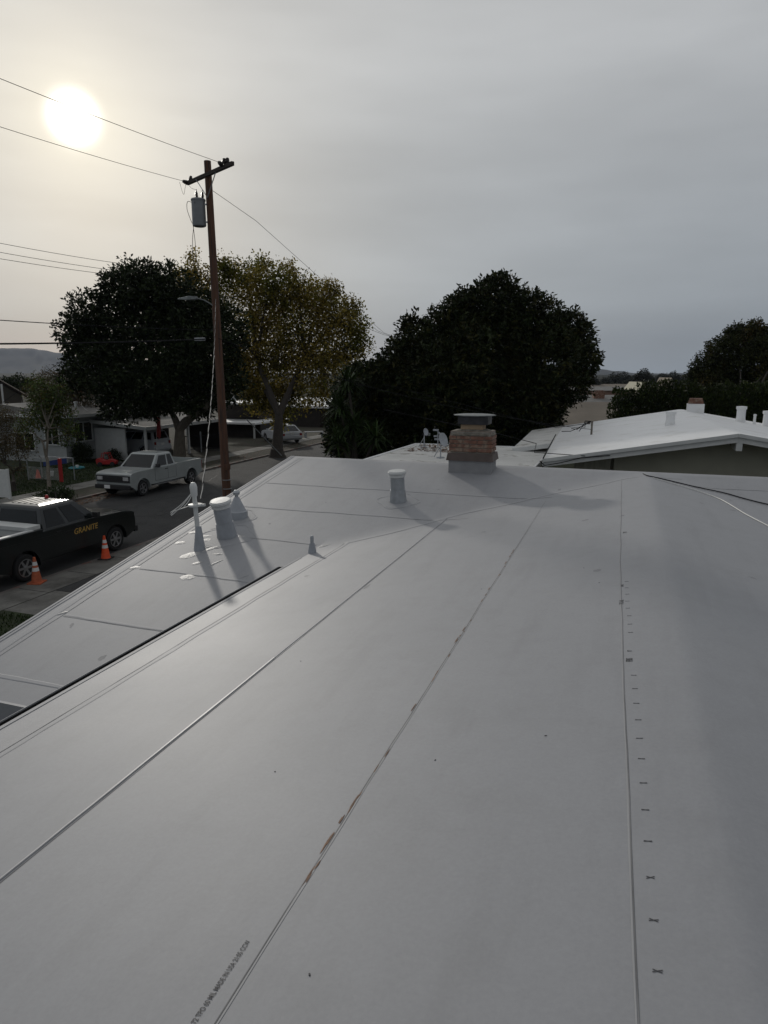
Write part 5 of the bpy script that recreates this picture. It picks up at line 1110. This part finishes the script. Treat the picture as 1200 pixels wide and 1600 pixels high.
b = MB(); q = ony(120, 650, 36); b.lathe([(.1, 0), (.1, .4), (.14, .42), (.14, .5), (.001, .52)], (q.x, q.y, eL + .3), 12); b.build('vent_pipe', whitepaint, bg_, world=True)
# flag on the carport post
q0 = ony(243, 660, 36.4); fl = thing('flag', 'faded red flag hanging limp from a pole at the carport edge', 'flag', (q0.x, q0.y, .05))
b = MB(); b.tube([(0, 0, 0), (0, 0, q0.z + .35)], .02, 6); b.build('pole', whitepaint, fl)
vs = []; nz_, nx_ = 12, 6
for j in range(nz_ + 1):
    for i in range(nx_ + 1):
        t_ = j / nz_; w_ = .42 - .18 * t_; vs.append((.03 + i / nx_ * w_, .07 * math.sin(i * 1.9 + j * .25), q0.z + .3 - t_ * 1.35 + .1 * math.sin(i * 1.2) * t_))
b = MB(); b.add(vs, [(j * (nx_ + 1) + i, j * (nx_ + 1) + i + 1, (j + 1) * (nx_ + 1) + i + 1, (j + 1) * (nx_ + 1) + i) for j in range(nz_) for i in range(nx_)], 0, True); b.build('cloth', flagr, fl)
# things on the lawn
def toyt(name, label, cat, px, py, z=.05): p = onz(px, py, z); return thing(name, label, cat, (p.x, p.y, z))
t = toyt('play_net', 'low play net frame with a red post and blue panel behind the young tree', 'play net', 68, 752)
b = MB()
for (x, y) in ((-1.1, .1), (-1.1, 1.0), (1.1, 1.0)): b.tube([(x, y, 0), (x, y, 1.15)], .03, 6)
b.tube([(-1.1, .1, 1.15), (1.1, 1.0, 1.15)], .02, 6); b.tube([(-1.1, 1.0, 1.15), (1.1, 1.0, 1.15)], .02, 6); b.build('frame', galv, t)
b = MB(); b.box((1.1, .1, .62), (.14, .14, 1.24)); b.build('post', redp, t, bevel=.01)
b = MB()
for k in range(11): b.bar((-1.1, .1, .1 + k * .06), (1.1, .1, .1 + k * .06), .008, .008)
for k in range(28): b.bar((-1.1 + k * .08, .1, .1), (-1.1 + k * .08, .1, .72), .008, .008)
b.build('net', whitepaint, t)
b = MB(); b.prof([(-.9, .62), (.7, .85), (.7, 1.12), (.2, 1.05), (-.9, .85)], .95, .99); b.build('panel', bluep, t)
def toycar(name, label, px, py, m, m2, k=1.0, rz=0):
    t = toyt(name, label, 'toy', px, py); t.rotation_euler = (0, 0, rz)
    b = MB(); b.prof([(-.55 * k, .12), (.55 * k, .12), (.6 * k, .3), (.3 * k, .42 * k), (.1 * k, .4 * k), (-.1 * k, .34 * k), (-.45 * k, .5 * k), (-.6 * k, .4)], -.25 * k, .25 * k); b.build('body', m, t, bevel=.03)
    b = MB(); b.tube([(-.3 * k, -.2 * k, .4 * k), (-.2 * k, -.2 * k, .8 * k), (.15 * k, -.2 * k, .78 * k), (.25 * k, -.2 * k, .42 * k)], .025, 6); b.tube([(-.3 * k, .2 * k, .4 * k), (-.2 * k, .2 * k, .8 * k), (.15 * k, .2 * k, .78 * k), (.25 * k, .2 * k, .42 * k)], .025, 6); b.build('roll_bar', m2, t)
    for x in (-.35, .38):
        for s_ in (-1, 1): b = MB(); b.lathe([(.13, -.05), (.14, -.03), (.14, .03), (.13, .05)], (0, 0, 0), 14, mat=Matrix.Translation((x * k, s_ * .27 * k, .14)) @ Matrix.Rotation(R(90), 4, 'X')); b.build('wheel', plastic, t)
toycar('ride_on_toy', 'bright red ride on toy lying on the lawn nearest the carport wall', 168, 728, redp, redp, 1.0, .4)
toycar('ride_on_toy', 'dull red ride on toy between the dark bush and the blue one', 145, 714, redp, darkgap, .9, -.8)
toycar('ride_on_toy', 'blue ride on toy with a frame against the pale carport wall', 172, 713, bluep, bluep, 1.15, .2)
t = toyt('paddling_toy', 'flat aqua water toy on the lawn', 'toy', 120, 732); b = MB(); b.lathe([(.42, 0), (.46, .05), (.40, .10), (.34, .05), (.001, .03)], n=20); b.build('tray', aqua, t); b = MB(); b.lathe([(.08, .05), (.1, .2), (.001, .22)], (.05, 0, 0), 10); b.build('jug', reflec, t)
t = toyt('toy_cone', 'small orange and white marker on the lawn by the play net', 'marker', 60, 747); b = MB(); b.lathe([(.16, 0), (.14, .03), (.05, .45), (.001, .46)], n=12); b.build('body', orange, t); b = MB(); b.lathe([(.11, .16), (.075, .33)], n=12); b.build('band', reflec, t)
t = toyt('bucket', 'small white bucket standing on the lawn', 'bucket', 81, 744); b = MB(); b.lathe([(.09, 0), (.12, .26), (.13, .27), (.11, .26), (.08, .03), (.001, .02)], n=14); b.build('shell', reflec, t); b = MB(); b.tube([(-.12, 0, .26), (-.08, 0, .36), (.08, 0, .36), (.12, 0, .26)], .006, 5); b.build('handle', galv, t)
q = onz(130, 723, .05)
make_tree('dark_bush', 'dense dark clipped bush against the bungalow wall', 'bush', q, [q + Vector((0, 0, .5))], [(q.x - .25, q.y, .7, .4, .4, .65), (q.x + .2, q.y + .1, .65, .4, .4, .6)], 5000, .09, leafdark, bark, 61, r=.05, per=5, clump=.25)
make_tree('dark_bush', 'small dark bush at the foot of the pale carport wall', 'bush', (xc1 - .5, Yc - .6, .05), [(xc1 - .5, Yc - .6, .3)], [(xc1 - .5, Yc - .6, .4, .45, .35, .4)], 1500, .09, leafdark, bark, 62, r=.03, per=5, clump=.25)
# white board at the left edge, garden wall
q = onz(15, 780, .05); b = MB(); b.box((-2.6, 0, .7), (5.2, .06, 1.25)); t = thing('board_fence', 'white board fence end at the left edge beside the bushy tree', 'fence', q); b.build('panel', whitepaint, t)
b = MB(); b.box((.04, 0, .68), (.09, .1, 1.36)); b.build('post', whitepaint, t); t.rotation_euler = (0, 0, .08)
# house at the far left
lh = thing('gabled_house', 'brown gabled house behind the bungalow at the left edge', 'house', (atd(0, 640, 52).x, atd(0, 640, 52).y, 0))
a = atd(-60, 560, 52); b_ = atd(42, 618, 52)
px_, py_ = lh.location.x, lh.location.y; dvec = (Vector((b_.x, b_.y, 0)) - Vector((a.x, a.y, 0))).normalized(); per = (Vector((b_.x, b_.y, 0)) - Vector((a.x, a.y, 0))).normalized() * 0 + Vector((b_.x, b_.y, 0)).normalized()
ap = Vector((a.x, a.y, a.z)); er = Vector((b_.x, b_.y, b_.z)); elp = ap * 2 - er; elp.z = er.z
b = MB(); V = []
for o_ in (0, 3.2):
    for q in (elp, ap, er): V.append(q + per * o_)
    for q in (er - dvec * .5, elp + dvec * .5): V.append(Vector((q.x, q.y, 0)) + per * (o_ + (.3 if o_ == 0 else -.3)))
wv = [ap + per * .3, Vector((er.x, er.y, er.z)) - dvec * .5 + per * .3]
b.add([V[0], V[1], V[2], V[5], V[6], V[7]] + [q - Vector((0, 0, .18)) for q in (V[0], V[1], V[2], V[5], V[6], V[7])], [(0, 1, 4, 3), (1, 2, 5, 4), (0, 6, 7, 1), (1, 7, 8, 2), (6, 9, 10, 7), (7, 10, 11, 8), (2, 8, 11, 5), (0, 3, 9, 6)]); b.build('roof', roofdk, lh, world=True)
b = MB(); w1_, w2_ = V[3], V[4]; dz = .22
b.add([w1_, Vector((w1_.x, w1_.y, er.z + .0)), ap + per * .3 - Vector((0, 0, dz)), Vector((w2_.x, w2_.y, er.z)), w2_, w1_ + per * 2.6, Vector((w1_.x, w1_.y, er.z)) + per * 2.6, ap + per * 2.9 - Vector((0, 0, dz)), Vector((w2_.x, w2_.y, er.z)) + per * 2.6, w2_ + per * 2.6], [(0, 1, 2, 3, 4), (9, 8, 7, 6, 5), (0, 5, 6, 1), (4, 3, 8, 9)]); b.build('wall', pm('dim tan wall', (.06, .052, .042), rough=.95, var=.1), lh, world=True)
b = MB(); q = atd(2, 600, 51.6); b.tube([(q.x, q.y, er.z - 1.6), (q.x, q.y, q.z)], .07, 8); b.build('downpipe', whitepaint, lh, world=True)
# house behind the pole: porch with white beams
hp = thing('porch_house', 'dark house with white roof edges and slanting porch struts behind the utility pole', 'house', (-30, 52, 0))
Yp = 51.
def pb(px, py, Y=Yp): return ony(px, py, Y)
a0, a1 = pb(300, 658), pb(398, 650)
b = MB(); zz = a0.z; b.box(((a0.x + a1.x) / 2, Yp + 3.2, zz - .09), (a1.x - a0.x, 6.4, .16)); u0, u1 = pb(308, 631), pb(376, 631); b.box(((u0.x + u1.x) / 2, Yp + 4.5, u0.z + .0), (u1.x - u0.x, 6.0, .14)); b.build('roof', roofw, hp, world=True)
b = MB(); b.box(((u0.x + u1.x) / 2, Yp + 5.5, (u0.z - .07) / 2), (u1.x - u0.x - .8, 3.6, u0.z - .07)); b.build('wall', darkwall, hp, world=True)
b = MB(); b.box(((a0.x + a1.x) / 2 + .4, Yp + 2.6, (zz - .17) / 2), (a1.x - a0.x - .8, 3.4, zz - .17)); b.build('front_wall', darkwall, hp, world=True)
b = MB(); b.bar(pb(305, 646, Yp + .3), pb(326, 633, Yp + .3), .09, .09); b.bar(pb(326, 633, Yp + .3), pb(345, 633, Yp + .3), .07, .07); b.bar(pb(324, 649, Yp + .3), pb(343, 635, Yp + .3), .09, .09); b.build('strut', whitepaint, hp, world=True)
q = pb(307, 672); win(q.x, Yp + .86, q.z, 1.3, 1.2, 'y', hp)
for px_ in (289, 320, 395): q = pb(px_, 690); b = MB(); b.box((q.x, Yp + .3, (zz - .17) / 2), (.12, .12, zz - .17)); b.build('post', whitepaint if px_ != 320 else galvp, hp, world=True)
b = MB(); q = pb(335, 626); b.lathe([(.2, 0), (.26, .1), (.26, .4), (.1, .5), (.001, .52)], (q.x, Yp + 3, u0.z + .06), 12); b.build('roof_vent', galvp, hp, world=True)
fn = thing('iron_fence', 'dark low fence with pale posts before the dark porch house', 'fence', onz(290, 712, .05)); q1 = onz(283, 708, .05); q2 = onz(352, 704, .05)
b = MB()
for z in (.2, 1.15): b.bar(q1 + Vector((0, 0, z)), q2 + Vector((0, 0, z)), .04, .05)
for k in range(40): q = q1.lerp(q2, k / 39); b.bar(q, q + Vector((0, 0, 1.2)), .02, .02)
b.build('railing', cable, fn, world=True)
for k in (0, .45, 1): b = MB(); q = q1.lerp(q2, k); b.box((q.x, q.y, .75), (.08, .08, 1.5)); b.build('post', galvp, fn, world=True)
# dark house with white roof at the street's end
eh = thing('dark_house', 'dark brown house with a bright white roof edge at the end of the street', 'house', (-30, 64, 0)); Ye = 64.
q1, q2 = ony(372, 640, Ye), ony(526, 637, Ye)
b = MB(); b.box(((q1.x + q2.x) / 2, Ye + 4, (q2.z - .1) / 2), (q2.x - q1.x - .8, 7.4, q2.z - .1)); b.build('wall', darkwall, eh, world=True)
b = MB(); b.add([(q1.x, Ye, q2.z - .1), (q2.x, Ye, q2.z - .1), (q2.x, Ye + 8, q2.z + .5), (q1.x, Ye + 8, q2.z + .5), (q1.x, Ye, q2.z + .12), (q2.x, Ye, q2.z + .12), (q2.x, Ye + 8, q2.z + .72), (q1.x, Ye + 8, q2.z + .72)], [(0, 3, 2, 1), (4, 5, 6, 7), (0, 1, 5, 4), (1, 2, 6, 5), (2, 3, 7, 6), (3, 0, 4, 7)]); b.build('roof', roofw, eh, world=True)
b = MB(); q = ony(505, 660, Ye); b.box((q.x, Ye - .02 + .3, 1.05), (.9, .06, 2.1)); b.build('door', roofdk, eh, world=True)
b = MB(); a = onz(476, 684, .05); c = onz(505, 683, .05); t = thing('garden_bench', 'long pale bench before the dark brown house', 'bench', a); b.bar(a + Vector((0, 0, .5)), c + Vector((0, 0, .5)), .4, .05); b.build('seat', galvp, t, world=True)
for k in (.05, .95): b = MB(); q = a.lerp(c, k); b.box((q.x, q.y, .24), (.08, .35, .46)); b.build('leg', galvp, t, world=True)
# ------------------------------------------------------------------ town beyond, right of the huge tree
def far_house(name, label, pl, pr, ytop, dist, depth_, mroof, mwall, hgt=1.2, gable=False, chim=None):
    a, c = atd(pl, ytop, dist), atd(pr, ytop, dist); d = Vector((c.x - a.x, c.y - a.y, 0)); w_ = d.length; d.normalize(); n_ = Vector((-d.y, d.x, 0)); m = (a + c) / 2; top = m.z
    t = thing(name, label, 'house', (m.x, m.y, 0), math.atan2(d.y, d.x))
    b = MB()
    if gable: b.add([(-w_ / 2, 0, top - hgt), (w_ / 2, 0, top - hgt), (0, 0, top), (-w_ / 2, depth_, top - hgt), (w_ / 2, depth_, top - hgt), (0, depth_, top)], [(0, 1, 2), (3, 5, 4), (0, 2, 5, 3), (1, 4, 5, 2), (0, 3, 4, 1)])
    else: b.add([(-w_ / 2, -depth_ / 2, top - hgt), (w_ / 2, -depth_ / 2, top - hgt), (w_ / 2, depth_ / 2, top - hgt), (-w_ / 2, depth_ / 2, top - hgt), (-w_ / 2, 0, top), (w_ / 2, 0, top)], [(0, 1, 5, 4), (2, 3, 4, 5), (0, 4, 3), (1, 2, 5), (0, 3, 2, 1)])
    b.build('roof', mroof, t)
    b = MB(); y0, y1 = (.3, depth_ - .3) if gable else (-depth_ / 2 + .4, depth_ / 2 - .4); hh = top - hgt - .02; b.box((0, (y0 + y1) / 2, hh / 2), (w_ - .8, y1 - y0, hh)); b.build('wall', mwall, t)
    if chim: b = MB(); b.box((chim, -depth_ * .12, top - .1), (1.3, .7, 1.1)); b.box((chim, -depth_ * .12, top + .5), (1.0, .5, .2)); b.build('chimney', brick, t)
    return t
pinkw = pm('pinkish wall', (.30, .19, .15), rough=.95, var=.1); tanw = pm('tan wall', (.28, .24, .19), rough=.95, var=.1)
far_house('tan_roofed_house', 'wide house with a tan gravel roof just beyond the white roof', 852, 985, 628, 58, 13, rooft, tanw, 1.75)
far_house('tan_roofed_house', 'grey tan roofed house with a red brick chimney behind the tan one', 868, 985, 617, 84, 13, roofg, tanw, 1.3, chim=.2)
far_house('pink_house', 'long low pinkish house in the distance left of the hedge', 862, 990, 604, 120, 8, roofg, pinkw, .6)
far_house('long_roof_house', 'dim low house with a pale roof in the far town', 905, 1000, 600, 150, 9, rooft, pinkw, .8)
far_house('tent_roof_house', 'small pale yellow gable standing above the hedge', 1008 - 10, 1008 + 9, 597, 110, 7, pm('pale yellow gable', (.36, .34, .24), var=.05), tanw, 1.3, gable=True)
far_house('white_gable_house', 'tiny white gable among the far trees left of the conifer', 1046, 1054, 590, 170, 8, tanw, tanw, 1.2, gable=True)
fp = atd(912, 590, 140); t = thing('distant_pole', 'distant utility pole on the skyline', 'utility pole', (fp.x, fp.y, 0)); b = MB(); z_ = atd(912, 574, 140).z; b.tube([(0, 0, 0), (0, 0, z_)], .16, 6); b.build('post', woodd, t)
b = MB(); b.box((0, 0, z_ - .8), (2.4, .15, .18)); b.build('crossarm', woodd, t)

# ------------------------------------------------------------------ the hazy air
hm = bpy.data.materials.new('haze'); hm.use_nodes = True; t_ = hm.node_tree; t_.nodes.clear()
pv = t_.nodes.new('ShaderNodeVolumePrincipled'); pv.inputs['Color'].default_value = (.62, .72, .92, 1); pv.inputs['Density'].default_value = .00008; pv.inputs['Anisotropy'].default_value = 0
mo = t_.nodes.new('ShaderNodeOutputMaterial'); t_.links.new(pv.outputs[0], mo.inputs['Volume'])
b = MB(); b.box((0, 2150, 118), (9400, 5100, 242)); tag(b.build('haze', hm), kind='stuff')
